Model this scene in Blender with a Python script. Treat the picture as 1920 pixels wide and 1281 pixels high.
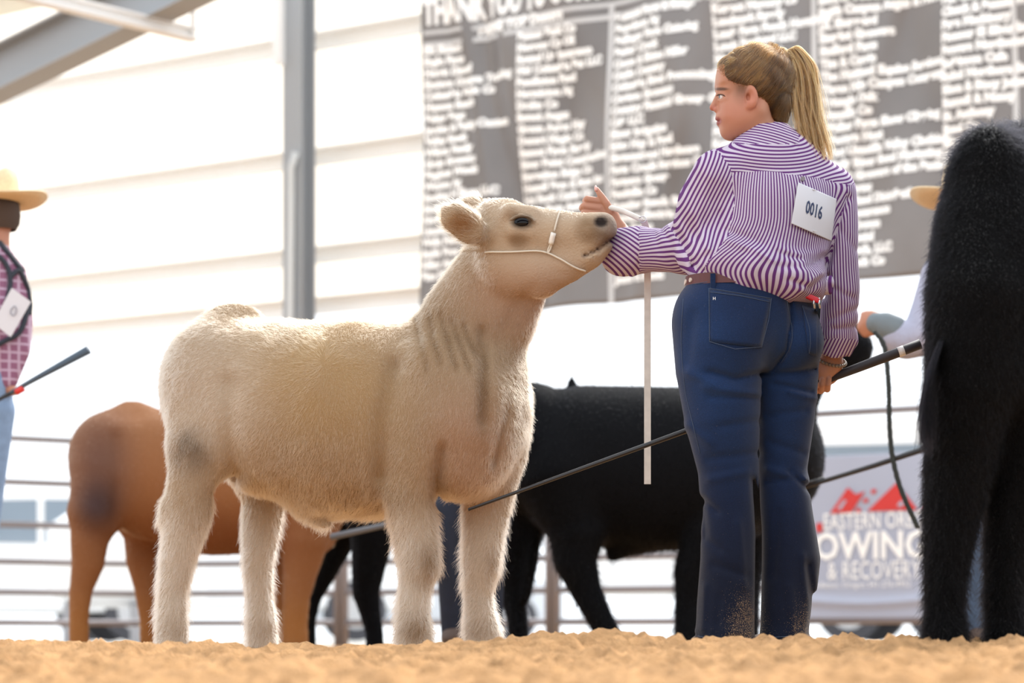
import bpy, bmesh, math
import numpy as np
from mathutils import Vector, Matrix
from mathutils.bvhtree import BVHTree

# ------------------------------------------------------------------ scene, camera, light
for o in list(bpy.data.objects):
    bpy.data.objects.remove(o)
SC = bpy.context.scene
COL = SC.collection
FPX, CX, HY, HC = 4400.0, 960.0, 1195.0, 0.06       # focal length in px, principal column, horizon row, camera height

cam_d = bpy.data.cameras.new('camera')
cam = bpy.data.objects.new('camera', cam_d); COL.objects.link(cam)
cam.location = (0, 0, HC); cam.rotation_euler = (math.pi/2, 0, 0)
cam_d.sensor_width = 36.0; cam_d.lens = FPX/1920*36.0
cam_d.shift_y = (HY-640.5)/1920.0
cam_d.dof.use_dof = True; cam_d.dof.focus_distance = 6.3; cam_d.dof.aperture_fstop = 2.9
cam_d.clip_start = 0.05; cam_d.clip_end = 400
SC.camera = cam

world = bpy.data.worlds.new('sky'); SC.world = world; world.use_nodes = True
bg = world.node_tree.nodes['Background']
bg.inputs[0].default_value = (0.91, 0.955, 1.0, 1); bg.inputs[1].default_value = 1.8

sun_d = bpy.data.lights.new('sun', 'SUN'); sun_d.energy = 4.5; sun_d.angle = math.radians(25); sun_d.color = (1, 0.97, 0.93)
sun = bpy.data.objects.new('sun', sun_d); COL.objects.link(sun)
sun_from = Vector((0.45, 0.75, 0.85))
sun.rotation_euler = sun_from.to_track_quat('Z', 'Y').to_euler()

vs = SC.view_settings
vs.view_transform = 'Standard'; vs.look = 'None'; vs.gamma = 1.0; vs.use_curve_mapping = False; vs.exposure = 0.0

# ------------------------------------------------------------------ helpers
RNG = np.random.default_rng(7)
f32 = np.float32

def P(px, py, Y):
    """world point at distance Y that the photograph shows at pixel px, py"""
    return np.array([(px-CX)*Y/FPX, Y, HC+(HY-py)*Y/FPX])

def to_px(V):
    V = np.asarray(V)
    return CX+V[..., 0]*FPX/V[..., 1], HY-(V[..., 2]-HC)*FPX/V[..., 1]

def sstep(a, b, x):
    t = np.clip((x-a)/(b-a), 0, 1); return t*t*(3-2*t)

_perm = np.random.default_rng(3).random((64, 64, 64)).astype(f32)
def vnoise(p):
    p = np.asarray(p, dtype=np.float64)
    i = np.floor(p).astype(int); f = p-i; f = f*f*(3-2*f)
    i &= 63; j = (i+1) & 63
    x0, y0, z0 = i[..., 0], i[..., 1], i[..., 2]; x1, y1, z1 = j[..., 0], j[..., 1], j[..., 2]
    fx, fy, fz = f[..., 0], f[..., 1], f[..., 2]
    a = _perm[x0, y0, z0]*(1-fx)+_perm[x1, y0, z0]*fx
    b = _perm[x0, y1, z0]*(1-fx)+_perm[x1, y1, z0]*fx
    c = _perm[x0, y0, z1]*(1-fx)+_perm[x1, y0, z1]*fx
    d = _perm[x0, y1, z1]*(1-fx)+_perm[x1, y1, z1]*fx
    return (a*(1-fy)+b*fy)*(1-fz)+(c*(1-fy)+d*fy)*fz

def srgb(r, g, b):
    def c(v):
        v /= 255.0
        return v/12.92 if v <= 0.04045 else ((v+0.055)/1.055)**2.4
    return (c(r), c(g), c(b))

MATS = {}
def mat(name, col=(0.8, 0.8, 0.8), rough=0.6, metal=0.0, attr=None, noise=None, bump=None, spec=0.5, sheen=0.0, trans=0.0):
    """procedural material; noise=(scale, strength) varies the colour, bump=(scale, strength) the surface"""
    if name in MATS: return MATS[name]
    m = bpy.data.materials.new(name); m.use_nodes = True
    nt = m.node_tree; N = nt.nodes; L = nt.links
    b = N['Principled BSDF']
    b.inputs['Roughness'].default_value = rough; b.inputs['Metallic'].default_value = metal
    b.inputs['Specular IOR Level'].default_value = spec; b.inputs['Sheen Weight'].default_value = sheen
    src = None
    if attr:
        a = N.new('ShaderNodeAttribute'); a.attribute_name = attr; src = a.outputs['Color']
    else:
        rgb = N.new('ShaderNodeRGB'); rgb.outputs[0].default_value = (*col, 1); src = rgb.outputs[0]
    if noise:
        tc = N.new('ShaderNodeTexCoord'); nz = N.new('ShaderNodeTexNoise'); nz.inputs['Scale'].default_value = noise[0]
        nz.inputs['Detail'].default_value = 5
        L.new(tc.outputs['Object'], nz.inputs['Vector'])
        mr = N.new('ShaderNodeMapRange'); mr.inputs['From Min'].default_value = 0.3; mr.inputs['From Max'].default_value = 0.7
        mr.inputs['To Min'].default_value = 1-noise[1]; mr.inputs['To Max'].default_value = 1+noise[1]
        L.new(nz.outputs[0], mr.inputs['Value'])
        mx = N.new('ShaderNodeVectorMath'); mx.operation = 'SCALE'
        L.new(src, mx.inputs[0]); L.new(mr.outputs[0], mx.inputs['Scale']); src = mx.outputs[0]
    L.new(src, b.inputs['Base Color'])
    if bump:
        tc = N.new('ShaderNodeTexCoord'); nz = N.new('ShaderNodeTexNoise'); nz.inputs['Scale'].default_value = bump[0]; nz.inputs['Detail'].default_value = 4
        L.new(tc.outputs['Object'], nz.inputs['Vector'])
        bp = N.new('ShaderNodeBump'); bp.inputs['Strength'].default_value = bump[1]; bp.inputs['Distance'].default_value = 0.01
        L.new(nz.outputs[0], bp.inputs['Height']); L.new(bp.outputs[0], b.inputs['Normal'])
    if trans:
        tr = N.new('ShaderNodeBsdfTranslucent'); L.new(src, tr.inputs['Color'])
        ms = N.new('ShaderNodeMixShader'); ms.inputs[0].default_value = trans
        L.new(b.outputs[0], ms.inputs[1]); L.new(tr.outputs[0], ms.inputs[2])
        L.new(ms.outputs[0], N['Material Output'].inputs['Surface'])
    MATS[name] = m
    return m

def hair_mat(name, rough=0.35, ior=1.5):
    if name in MATS: return MATS[name]
    m = bpy.data.materials.new(name); m.use_nodes = True
    nt = m.node_tree; N = nt.nodes; L = nt.links
    N.remove(N['Principled BSDF'])
    h = N.new('ShaderNodeBsdfHairPrincipled'); h.model = 'CHIANG'; h.parametrization = 'COLOR'
    h.inputs['Roughness'].default_value = rough; h.inputs['Radial Roughness'].default_value = 0.5; h.inputs['IOR'].default_value = ior
    a = N.new('ShaderNodeAttribute'); a.attribute_name = 'Col'
    L.new(a.outputs['Color'], h.inputs['Color'])
    L.new(h.outputs[0], N['Material Output'].inputs['Surface'])
    MATS[name] = m
    return m

def thing(name, label, cat, loc=(0, 0, 0), group=None):
    o = bpy.data.objects.new(name, None); COL.objects.link(o); o.location = tuple(float(v) for v in loc)
    o.empty_display_size = 0.1
    tag(o, label, cat, group); return o

def tag(o, label, cat=None, group=None, kind=None):
    if label: o['label'] = label
    if cat: o['category'] = cat
    if group: o['group'] = group
    if kind: o['kind'] = kind
    return o

def root_loc(parent):
    v = Vector((0, 0, 0))
    while parent is not None:
        v += parent.location; parent = parent.parent
    return np.array(v)

def mesh_np(name, V, Q, m, parent=None, smooth=True, origin=None):
    """object from numpy vertices (world space) and quads or triangles"""
    V = np.asarray(V, dtype=np.float64); Q = np.asarray(Q, dtype=np.int32)
    org = root_loc(parent) if parent is not None else (np.zeros(3) if origin is None else np.asarray(origin, float))
    me = bpy.data.meshes.new(name)
    n, c = Q.shape
    me.vertices.add(len(V)); me.vertices.foreach_set('co', (V-org).astype(f32).ravel())
    me.loops.add(n*c); me.loops.foreach_set('vertex_index', Q.ravel())
    me.polygons.add(n); me.polygons.foreach_set('loop_start', np.arange(0, n*c, c, dtype=np.int32))
    me.polygons.foreach_set('use_smooth', np.full(n, smooth, dtype=bool))
    me.update(calc_edges=True)
    if m: me.materials.append(m)
    o = bpy.data.objects.new(name, me); COL.objects.link(o)
    if parent is not None: o.parent = parent
    elif origin is not None: o.location = tuple(org)
    return o

def mesh_py(name, V, Fc, m, parent=None, smooth=False, origin=None):
    V = np.asarray(V, dtype=np.float64)
    org = root_loc(parent) if parent is not None else (np.zeros(3) if origin is None else np.asarray(origin, float))
    me = bpy.data.meshes.new(name); me.from_pydata((V-org).tolist(), [], [list(map(int, f)) for f in Fc]); me.update()
    if m: me.materials.append(m)
    if smooth: me.polygons.foreach_set('use_smooth', np.full(len(me.polygons), True))
    o = bpy.data.objects.new(name, me); COL.objects.link(o)
    if parent is not None: o.parent = parent
    elif origin is not None: o.location = tuple(org)
    return o

def set_col(o, C):
    a = o.data.attributes.new('Col', 'FLOAT_COLOR', 'POINT')
    C4 = np.ones((len(C), 4), dtype=f32); C4[:, :3] = C
    a.data.foreach_set('color', C4.ravel())

def box(c, s, rz=0.0):
    """vertices and faces of a box: centre, full sizes, turn about z"""
    x, y, z = np.array(s)/2.0
    v = np.array([[-x, -y, -z], [x, -y, -z], [x, y, -z], [-x, y, -z], [-x, -y, z], [x, -y, z], [x, y, z], [-x, y, z]])
    cs, sn = math.cos(rz), math.sin(rz)
    v = np.stack([v[:, 0]*cs-v[:, 1]*sn, v[:, 0]*sn+v[:, 1]*cs, v[:, 2]], 1)+np.asarray(c)
    return v, [(0, 3, 2, 1), (4, 5, 6, 7), (0, 1, 5, 4), (1, 2, 6, 5), (2, 3, 7, 6), (3, 0, 4, 7)]

def merge(parts):
    V = []; Fc = []; n = 0
    for v, f in parts:
        V.append(np.asarray(v)); Fc += [tuple(i+n for i in q) for q in f]; n += len(v)
    return np.concatenate(V), Fc

def tube(pts, r, n=10, caps=True):
    """tube along a polyline; r one radius or one per point"""
    pts = np.asarray(pts, float); k = len(pts)
    r = np.full(k, r) if np.isscalar(r) else np.asarray(r, float)
    T = np.gradient(pts, axis=0); T /= np.linalg.norm(T, axis=1)[:, None]
    up = np.array([0, 0, 1.0]) if abs(T[0, 2]) < 0.9 else np.array([0, 1.0, 0])
    a = np.cross(T[0], up); a /= np.linalg.norm(a)
    V = []
    for i in range(k):
        a = a-T[i]*np.dot(a, T[i]); a /= np.linalg.norm(a); b = np.cross(T[i], a)
        th = np.arange(n)/n*2*math.pi
        V.append(pts[i]+r[i]*(np.cos(th)[:, None]*a+np.sin(th)[:, None]*b))
    V = np.concatenate(V); Fc = []
    for i in range(k-1):
        for j in range(n):
            j2 = (j+1) % n
            Fc.append((i*n+j, i*n+j2, (i+1)*n+j2, (i+1)*n+j))
    if caps:
        Fc.append(tuple(range(n-1, -1, -1))); Fc.append(tuple(range((k-1)*n, k*n)))
    return V, Fc

def spline(pts, n):
    """smooth curve through points (Catmull-Rom)"""
    p = np.asarray(pts, float); p = np.vstack([2*p[0]-p[1], p, 2*p[-1]-p[-2]])
    out = []
    m = len(p)-3
    for t in np.linspace(0, m-1e-6, n):
        i = int(t); f = t-i; a, b, c, d = p[i:i+4]
        out.append(0.5*((2*b)+(-a+c)*f+(2*a-5*b+4*c-d)*f*f+(-a+3*b-3*c+d)*f**3))
    return np.array(out)

def lathe(prof, c, n=28, sx=1.0, sy=1.0):
    """surface of revolution about z: prof = [(r, z)...]"""
    V = []; Fc = []
    for r, z in prof:
        for j in range(n):
            t = 2*math.pi*j/n; V.append((c[0]+r*math.cos(t)*sx, c[1]+r*math.sin(t)*sy, c[2]+z))
    for i in range(len(prof)-1):
        for j in range(n):
            j2 = (j+1) % n; Fc.append((i*n+j, i*n+j2, (i+1)*n+j2, (i+1)*n+j))
    return np.array(V), Fc

# ------------------------------------------------------------------ implicit surfaces: smooth unions meshed with surface nets
class SDF:
    def __init__(s, lo, hi, h):
        s.lo = np.asarray(lo, float); s.h = h
        n = np.ceil((np.asarray(hi)-s.lo)/h).astype(int)+1
        s.ax = [(s.lo[i]+h*np.arange(n[i])).astype(f32) for i in range(3)]
        s.n = n; s.F = np.full(tuple(n), 0.3, dtype=f32)
    def sl(s, lo, hi):
        a = np.clip(np.floor((np.asarray(lo)-s.lo)/s.h).astype(int), 0, s.n); b = np.clip(np.ceil((np.asarray(hi)-s.lo)/s.h).astype(int)+1, 0, s.n)
        if np.any(b-a < 1): return None
        sl = tuple(slice(a[i], b[i]) for i in range(3))
        X = s.ax[0][sl[0]][:, None, None]; Y = s.ax[1][sl[1]][None, :, None]; Z = s.ax[2][sl[2]][None, None, :]
        return sl, X, Y, Z
    def put(s, sl, d, k, sub):
        A = s.F[sl]
        if sub:
            h = np.clip(0.5-0.5*(A+d)/k, 0, 1) if k > 0 else None
            s.F[sl] = (A*(1-h)+(-d)*h+k*h*(1-h)) if k > 0 else np.maximum(A, -d)
        else:
            if k > 0:
                h = np.clip(0.5+0.5*(A-d)/k, 0, 1)
                s.F[sl] = A*(1-h)+d*h-k*h*(1-h)
            else:
                s.F[sl] = np.minimum(A, d)
    def chain(s, pts, rad, k=0.03, ax=(0, 1, 0), ratio=1.0, sub=False):
        """tapering limb through points; cross-section squashed by ratio along ax"""
        pts = np.asarray(pts, float); rad = np.asarray(rad, float)
        ratio = np.full(len(pts), ratio) if np.isscalar(ratio) else np.asarray(ratio, float)
        m = rad.max()*max(1.0, ratio.max())+k+0.03
        r = s.sl(pts.min(0)-m, pts.max(0)+m)
        if r is None: return
        sl, X, Y, Z = r
        ax = np.asarray(ax, float); ax /= np.linalg.norm(ax)
        D = None
        for i in range(max(1, len(pts)-1)):
            a = pts[i]; b = pts[min(i+1, len(pts)-1)]; ra, rb = rad[i], rad[min(i+1, len(pts)-1)]
            q0 = X-f32(a[0]); q1 = Y-f32(a[1]); q2 = Z-f32(a[2]); ba = b-a
            rt = 0.5*(ratio[i]+ratio[min(i+1, len(pts)-1)])
            if rt != 1.0:
                g = f32(1/rt-1); w = (q0*f32(ax[0])+q1*f32(ax[1])+q2*f32(ax[2]))*g
                q0 = q0+w*f32(ax[0]); q1 = q1+w*f32(ax[1]); q2 = q2+w*f32(ax[2])
                ba = ba+ax*np.dot(ba, ax)*(1/rt-1)
            L2 = float(np.dot(ba, ba))
            if L2 < 1e-12: t = f32(0)
            else: t = np.clip((q0*f32(ba[0])+q1*f32(ba[1])+q2*f32(ba[2]))/f32(L2), 0, 1)
            d = np.sqrt((q0-t*f32(ba[0]))**2+(q1-t*f32(ba[1]))**2+(q2-t*f32(ba[2]))**2)-(f32(ra)+t*f32(rb-ra))
            D = d if D is None else np.minimum(D, d)
        s.put(sl, D, k, sub)
    def ell(s, c, r, k=0.03, R=None, sub=False):
        c = np.asarray(c, float); r = np.asarray(r, float)
        m = r.max()+k+0.03
        q = s.sl(c-m, c+m)
        if q is None: return
        sl, X, Y, Z = q
        x = X-f32(c[0]); y = Y-f32(c[1]); z = Z-f32(c[2])
        if R is not None:
            R = np.asarray(R, dtype=f32)     # rows are the local axes
            x, y, z = (x*R[i, 0]+y*R[i, 1]+z*R[i, 2] for i in range(3))
        r = r.astype(f32)
        k0 = np.sqrt((x/r[0])**2+(y/r[1])**2+(z/r[2])**2); k1 = np.sqrt((x/r[0]**2)**2+(y/r[1]**2)**2+(z/r[2]**2)**2)+1e-6
        s.put(sl, k0*(k0-1)/k1, k, sub)
    def disp(s, fn, lo, hi):
        q = s.sl(lo, hi)
        if q is None: return
        sl, X, Y, Z = q
        s.F[sl] += fn(X, Y, Z).astype(f32)
    def crease(s, pts, w, amp, Y0, ymax=None):
        """groove (amp > 0) or ridge (amp < 0) along a line seen at pixels pts, w px wide, on the side nearer than ymax"""
        pts = np.asarray(pts, float); q = [P(x, y, Y0) for x, y in pts]; q = np.array(q); m = 5*w*Y0/FPX
        lo = q.min(0)-m; hi = q.max(0)+m; lo[1] = s.lo[1]; hi[1] = ymax if ymax else s.lo[1]+s.h*s.n[1]
        def fn(X, Y, Z):
            px = CX+X*f32(FPX)/Y+0*Z; py = HY-(Z-f32(HC))*f32(FPX)/Y+0*X
            D = None
            for a, b in zip(pts[:-1], pts[1:]):
                ba = b-a; t = np.clip(((px-a[0])*ba[0]+(py-a[1])*ba[1])/max(1e-6, ba@ba), 0, 1)
                d = (px-a[0]-t*ba[0])**2+(py-a[1]-t*ba[1])**2
                D = d if D is None else np.minimum(D, d)
            return amp*np.exp(-D/(w*w))
        s.disp(fn, lo, hi)
    def mesh(s, smooth=1):
        F = s.F; I = F < 0
        c = [I[a:F.shape[0]-1+a, b:F.shape[1]-1+b, d:F.shape[2]-1+d] for a in (0, 1) for b in (0, 1) for d in (0, 1)]
        anyv = c[0].copy(); allv = c[0].copy()
        for q in c[1:]: anyv |= q; allv &= q
        act = np.argwhere(anyv & ~allv)
        idx = np.full(anyv.shape, -1, dtype=np.int32); idx[tuple(act.T)] = np.arange(len(act))
        offs = np.array([(a, b, d) for a in (0, 1) for b in (0, 1) for d in (0, 1)])
        vals = np.stack([F[act[:, 0]+o[0], act[:, 1]+o[1], act[:, 2]+o[2]] for o in offs], 1)
        pos = np.zeros((len(act), 3)); cnt = np.zeros(len(act))
        for i in range(8):
            for j in range(i+1, 8):
                if np.abs(offs[i]-offs[j]).sum() != 1: continue
                a, b = vals[:, i], vals[:, j]; m = (a < 0) != (b < 0)
                t = np.where(m, a/np.where(m, a-b, 1), 0)
                pos += np.where(m[:, None], offs[i]+t[:, None]*(offs[j]-offs[i]), 0); cnt += m
        V = s.lo+(act+pos/cnt[:, None])*s.h
        Q = []
        for axis in range(3):
            sl0 = [slice(None)]*3; sl1 = [slice(None)]*3; sl0[axis] = slice(0, -1); sl1[axis] = slice(1, None)
            A = I[tuple(sl0)]; B = I[tuple(sl1)]
            e = np.argwhere(A != B)
            o1, o2 = (axis+1) % 3, (axis+2) % 3
            e = e[(e[:, o1] > 0) & (e[:, o2] > 0) & (e[:, o1] < F.shape[o1]-1) & (e[:, o2] < F.shape[o2]-1)]
            def cell(d1, d2):
                q = e.copy(); q[:, o1] -= d1; q[:, o2] -= d2
                return idx[q[:, 0], q[:, 1], q[:, 2]]
            quad = np.stack([cell(1, 1), cell(0, 1), cell(0, 0), cell(1, 0)], 1)
            flip = ~A[tuple(e.T)]
            quad[flip] = quad[flip][:, ::-1]
            Q.append(quad)
        Q = np.concatenate(Q)
        for _ in range(smooth): V = relax(V, Q, 0.5)
        return V, Q

def relax(V, Q, w):
    n = len(V); a = Q.ravel(); b = np.roll(Q, -1, 1).ravel()
    cnt = np.bincount(a, minlength=n)+np.bincount(b, minlength=n)
    out = np.empty_like(V)
    for i in range(3):
        out[:, i] = np.bincount(a, V[b, i], n)+np.bincount(b, V[a, i], n)
    return V*(1-w)+w*out/np.maximum(cnt, 1)[:, None]

def normals(V, Q):
    fn = np.cross(V[Q[:, 2]]-V[Q[:, 0]], V[Q[:, 3]]-V[Q[:, 1]])
    N = np.stack([sum(np.bincount(Q[:, j], fn[:, i], len(V)) for j in range(4)) for i in range(3)], 1)
    return N/np.maximum(np.linalg.norm(N, axis=1), 1e-12)[:, None]

def strands(name, pts, rad, colr, m, parent, kind='stuff'):
    """hair object: pts (n, k, 3) in world space, rad (k,), colr (n, 3)"""
    n, k, _ = pts.shape
    cu = bpy.data.hair_curves.new(name)
    cu.add_curves([k]*n)
    org = root_loc(parent)
    cu.attributes['position'].data.foreach_set('vector', (pts-org).astype(f32).ravel())
    ra = cu.attributes.new('radius', 'FLOAT', 'POINT') if 'radius' not in cu.attributes else cu.attributes['radius']
    ra.data.foreach_set('value', np.tile(np.asarray(rad, dtype=f32), n))
    ca = cu.attributes.new('Col', 'FLOAT_COLOR', 'CURVE')
    C4 = np.ones((n, 4), dtype=f32); C4[:, :3] = colr
    ca.data.foreach_set('color', C4.ravel())
    cu.materials.append(m)
    o = bpy.data.objects.new(name, cu); COL.objects.link(o); o.parent = parent
    if kind: o['kind'] = kind
    return o

def fur(parent, V, Q, n, length, comb, colr, m, lift=0.5, rad=0.0004, weight=None, k=4, jit=0.35, name='fur', seed=1, clump=0.0):
    """fur on a mesh: length(pos), comb(pos, normal), colr(pos) are functions of the root points"""
    rg = np.random.default_rng(seed)
    A = np.linalg.norm(np.cross(V[Q[:, 2]]-V[Q[:, 0]], V[Q[:, 3]]-V[Q[:, 1]]), axis=1)
    if weight is not None: A = A*weight(V[Q].mean(1))
    f = rg.choice(len(Q), n, p=A/A.sum())
    u, v = rg.random(n)[:, None], rg.random(n)[:, None]
    q = V[Q[f]]; p0 = (q[:, 0]*(1-u)+q[:, 1]*u)*(1-v)+(q[:, 3]*(1-u)+q[:, 2]*u)*v
    N = normals(V, Q)[Q[f, 0]]
    c = comb(p0, N); c = c-N*(c*N).sum(1)[:, None]; c /= np.maximum(np.linalg.norm(c, axis=1), 1e-9)[:, None]
    # wandering direction so that neighbouring hairs lie in locks
    w = np.stack([vnoise(p0*22+s) for s in (0, 11, 23)], 1)-0.5
    c = c+1.6*w*clump
    c += rg.normal(0, jit, c.shape)
    L = (length(p0)*(0.6+0.8*rg.random(n)))[:, None]
    t = np.linspace(0, 1, k)
    pts = np.stack([p0-N*0.002+L*(N*(lift*tt*(1-0.35*tt))+c*((1-lift)*tt*tt*0.6+(1-lift)*0.4*tt)) for tt in t], 1)
    rr = rad*(1-0.75*t)
    return strands(name, pts, rr, colr(p0, rg), m, parent)

def bvh_of(o):
    me = o.data; off = root_loc(o.parent)+np.array(o.location)
    co = np.empty(len(me.vertices)*3, dtype=f32); me.vertices.foreach_get('co', co); co = co.reshape(-1, 3)+off
    return BVHTree.FromPolygons(co.tolist(), [tuple(p.vertices) for p in me.polygons])

def shoot(bv, px, py, fallback=None):
    """first surface point seen at a pixel, with its normal"""
    d = Vector(P(px, py, 1.0))-Vector((0, 0, HC)); d.normalize()
    hit = bv.ray_cast(Vector((0, 0, HC)), d)
    if hit[0] is None: return None, None
    return np.array(hit[0]), np.array(hit[1])

def text_mesh(body, size, bold=0.0, spacing=1.0, line=1.0, align='LEFT'):
    """flat lettering as vertices (x, y) and faces"""
    cu = bpy.data.curves.new('lettering', 'FONT'); cu.body = body; cu.size = size; cu.offset = bold; cu.space_character = spacing
    cu.space_line = line; cu.align_x = align; cu.resolution_u = 2
    o = bpy.data.objects.new('lettering_tmp', cu); COL.objects.link(o)
    dg = bpy.context.evaluated_depsgraph_get(); me = o.evaluated_get(dg).to_mesh()
    V = np.array([v.co[:] for v in me.vertices]); Fc = [tuple(p.vertices) for p in me.polygons]
    Fc = [q for q in Fc if np.ptp(V[list(q), 0]) < 1.1*size]      # drop slivers that thickening the outlines leaves
    o.evaluated_get(dg).to_mesh_clear(); bpy.data.objects.remove(o); bpy.data.curves.remove(cu)
    return V[:, :2] if len(V) else np.zeros((0, 2)), Fc
# ------------------------------------------------------------------ ground
def ground_z(x, y):
    p = np.stack([x, y, np.zeros_like(x)], -1)
    base = (1-sstep(2.2, 2.58, np.abs(x)))*0.050*sstep(3.2, 5.55, y)*(1-sstep(5.75, 6.05, y))
    lump = (vnoise(p*[2.1, 2.6, 1]+5)-0.5)*0.030+(vnoise(p*[6, 7, 1]+9)-0.5)*0.020+(vnoise(p*[17, 17, 1]+2)-0.5)*0.012
    fine = np.maximum(0, vnoise(p*[30, 26, 1])-0.5)*0.036+np.abs(vnoise(p*[60, 60, 1])-0.5)*0.016+(vnoise(p*[110, 100, 1])-0.5)*0.007
    mound = 0.030*np.exp(-((x-0.17)/0.16)**2-((y-5.45)/0.22)**2)+0.010*np.exp(-((x+0.85)/0.30)**2-((y-5.5)/0.2)**2)
    amp = 1.15*(0.75+0.35*(1-sstep(5.2, 5.7, y)))*(1-0.75*sstep(6.3, 7.5, y))*(1-0.95*sstep(8.0, 8.55, y))*(1-0.95*sstep(2.3, 2.58, np.abs(x)))
    return base+mound+(lump+fine)*amp-0.026+0.014*sstep(7.2, 8.3, y)

gx = np.arange(-2.6, 2.6, 0.009); gy = np.arange(2.4, 8.6, 0.014)
GX, GY = np.meshgrid(gx, gy, indexing='ij')
GZ = ground_z(GX, GY)
nx_, ny_ = GX.shape
ii = np.arange(nx_*ny_).reshape(nx_, ny_)
gq = np.stack([ii[:-1, :-1], ii[1:, :-1], ii[1:, 1:], ii[:-1, 1:]], -1).reshape(-1, 4)
m_dirt = mat('arena_dirt', srgb(190, 148, 105), rough=0.95, noise=(18, 0.3), bump=(170, 1.0), spec=0.1)
dirt = mesh_np('floor', np.stack([GX, GY, GZ], -1).reshape(-1, 3), gq, m_dirt)
tag(dirt, 'loose tan arena dirt raked into soft lumps and ridges', kind='structure')
v, f = merge([box((0, 14.6, -0.06), (40, 12.1, 0.1)), box((-6.3, 5.5, -0.06), (7.4, 6.2, 0.1)), box((6.3, 5.5, -0.06), (7.4, 6.2, 0.1)), box((0, -2.8, -0.06), (20, 10.4, 0.1))])
outer = mesh_py('floor_surround', v, f, m_dirt); tag(outer, 'flat tan arena dirt beyond the raked part', kind='structure')
m_yard = mat('yard_gravel', srgb(205, 203, 198), rough=0.95, noise=(2, 0.1))
v, f = box((0, 60.6, -0.07), (160, 80, 0.1)); yard = mesh_py('floor_yard', v, f, m_yard); tag(yard, 'pale gravel yard outside the open wall', kind='structure')

# ------------------------------------------------------------------ open-sided building: wall plane through (0, 18), receding to the left
WS = 0.646; W0 = 18.0; WL = math.hypot(1, WS); WYAW = math.atan(-WS)
WDIR = np.array([1, -WS, 0])/WL; WNRM = np.array([-WS, -1, 0])/WL       # along the wall to the right; towards the camera
def wallp(px, py, off=0.0):
    k = (px-CX)/FPX; Y = (W0)/(1+WS*k); p = P(px, py, Y)
    return p+WNRM*off
def wu(px, off=0.0):                                                     # wall coordinate of a pixel column, off the wall by off
    k = (px-CX)/FPX; Y = (W0-off*WL)/(1+WS*k); return float(np.dot(np.array([k*Y, Y-W0, 0]), WDIR))
def wpt(u, z, off=0.0): return np.array([0, W0, 0])+WDIR*u+WNRM*off+np.array([0, 0, z])
def wbox(u0, u1, z0, z1, o0, o1):
    c = (wpt(u0, z0, o0)+wpt(u1, z1, o1))/2
    return box(c, (u1-u0, abs(o1-o0), z1-z0), WYAW)

m_sheet = mat('wall_sheet', srgb(248, 241, 230), rough=0.6, noise=(0.6, 0.02), trans=0.5)
m_girt = mat('painted_girt', srgb(250, 251, 251), rough=0.5, trans=0.3)
m_steel = mat('primed_steel', srgb(156, 161, 166), rough=0.5)
zg = [2.73, 3.14, 3.93, 4.86, 5.9, 7.2]
wall = bpy.data.objects.new('wall_back', None); COL.objects.link(wall); wall.location = tuple(wpt(0, 2.73)); tag(wall, 'white metal sheet wall above the open side of the arena', kind='structure')
u_lo, u_hi = wu(-260), wu(2250)
us = np.arange(u_lo, u_hi, 0.915)
for a, b in zip(zg[:-1], zg[1:]):
    for u in us:
        ks = [(0.004, 0), (0.40, 0), (0.42, 0.012), (0.46, 0.012), (0.48, 0), (0.911, 0)]       # one sheet with a pressed rib
        v = np.array([wpt(u+k, z, o_) for z in (a+0.005, b-0.005) for k, o_ in ks]); n = len(ks)
        mesh_py('wall_panel', v, [(i, i+1, n+i+1, n+i) for i in range(n-1)], m_sheet, wall)
for i, z in enumerate(zg):
    parts = [wbox(u_lo, u_hi+0.9, z-0.06, z+0.06, 0.02, 0.026), wbox(u_lo, u_hi+0.9, z+0.054, z+0.06, 0.026, 0.16), wbox(u_lo, u_hi+0.9, z-0.06, z-0.054, 0.026, 0.07)]
    v, f = merge(parts); g = mesh_py('girt', v, f, m_girt, wall)

post = bpy.data.objects.new('trim_1', None); COL.objects.link(post); uc = wu(562, 0.3); post.location = tuple(wpt(uc, 0, 0.3)); tag(post, 'grey steel building column standing left of the sponsor banner', kind='structure')
for nm, pr in (('flange', wbox(uc-0.09, uc+0.09, 0, 7.6, 0.39, 0.402)), ('flange', wbox(uc-0.09, uc+0.09, 0, 7.6, 0.21, 0.222)), ('web', wbox(uc-0.006, uc+0.006, 0, 7.6, 0.222, 0.39))):
    mesh_py(nm, *pr, m_steel, post)
v, f = wbox(uc-0.15, uc-0.07, 4.62, 6.6, 0.402, 0.46); mesh_py('girt_clip', v, f, m_girt, post)
cp = [wpt(uc+0.02, z, 0.44+0.006*math.sin(z*3)) for z in np.linspace(0.3, 3.78, 14)]+[wpt(uc+0.07, 3.9, 0.44)]
v, f = tube(cp, 0.028, 10); mesh_py('conduit', v, f, mat('conduit', srgb(205, 210, 212), 0.4), post, smooth=True)
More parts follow.
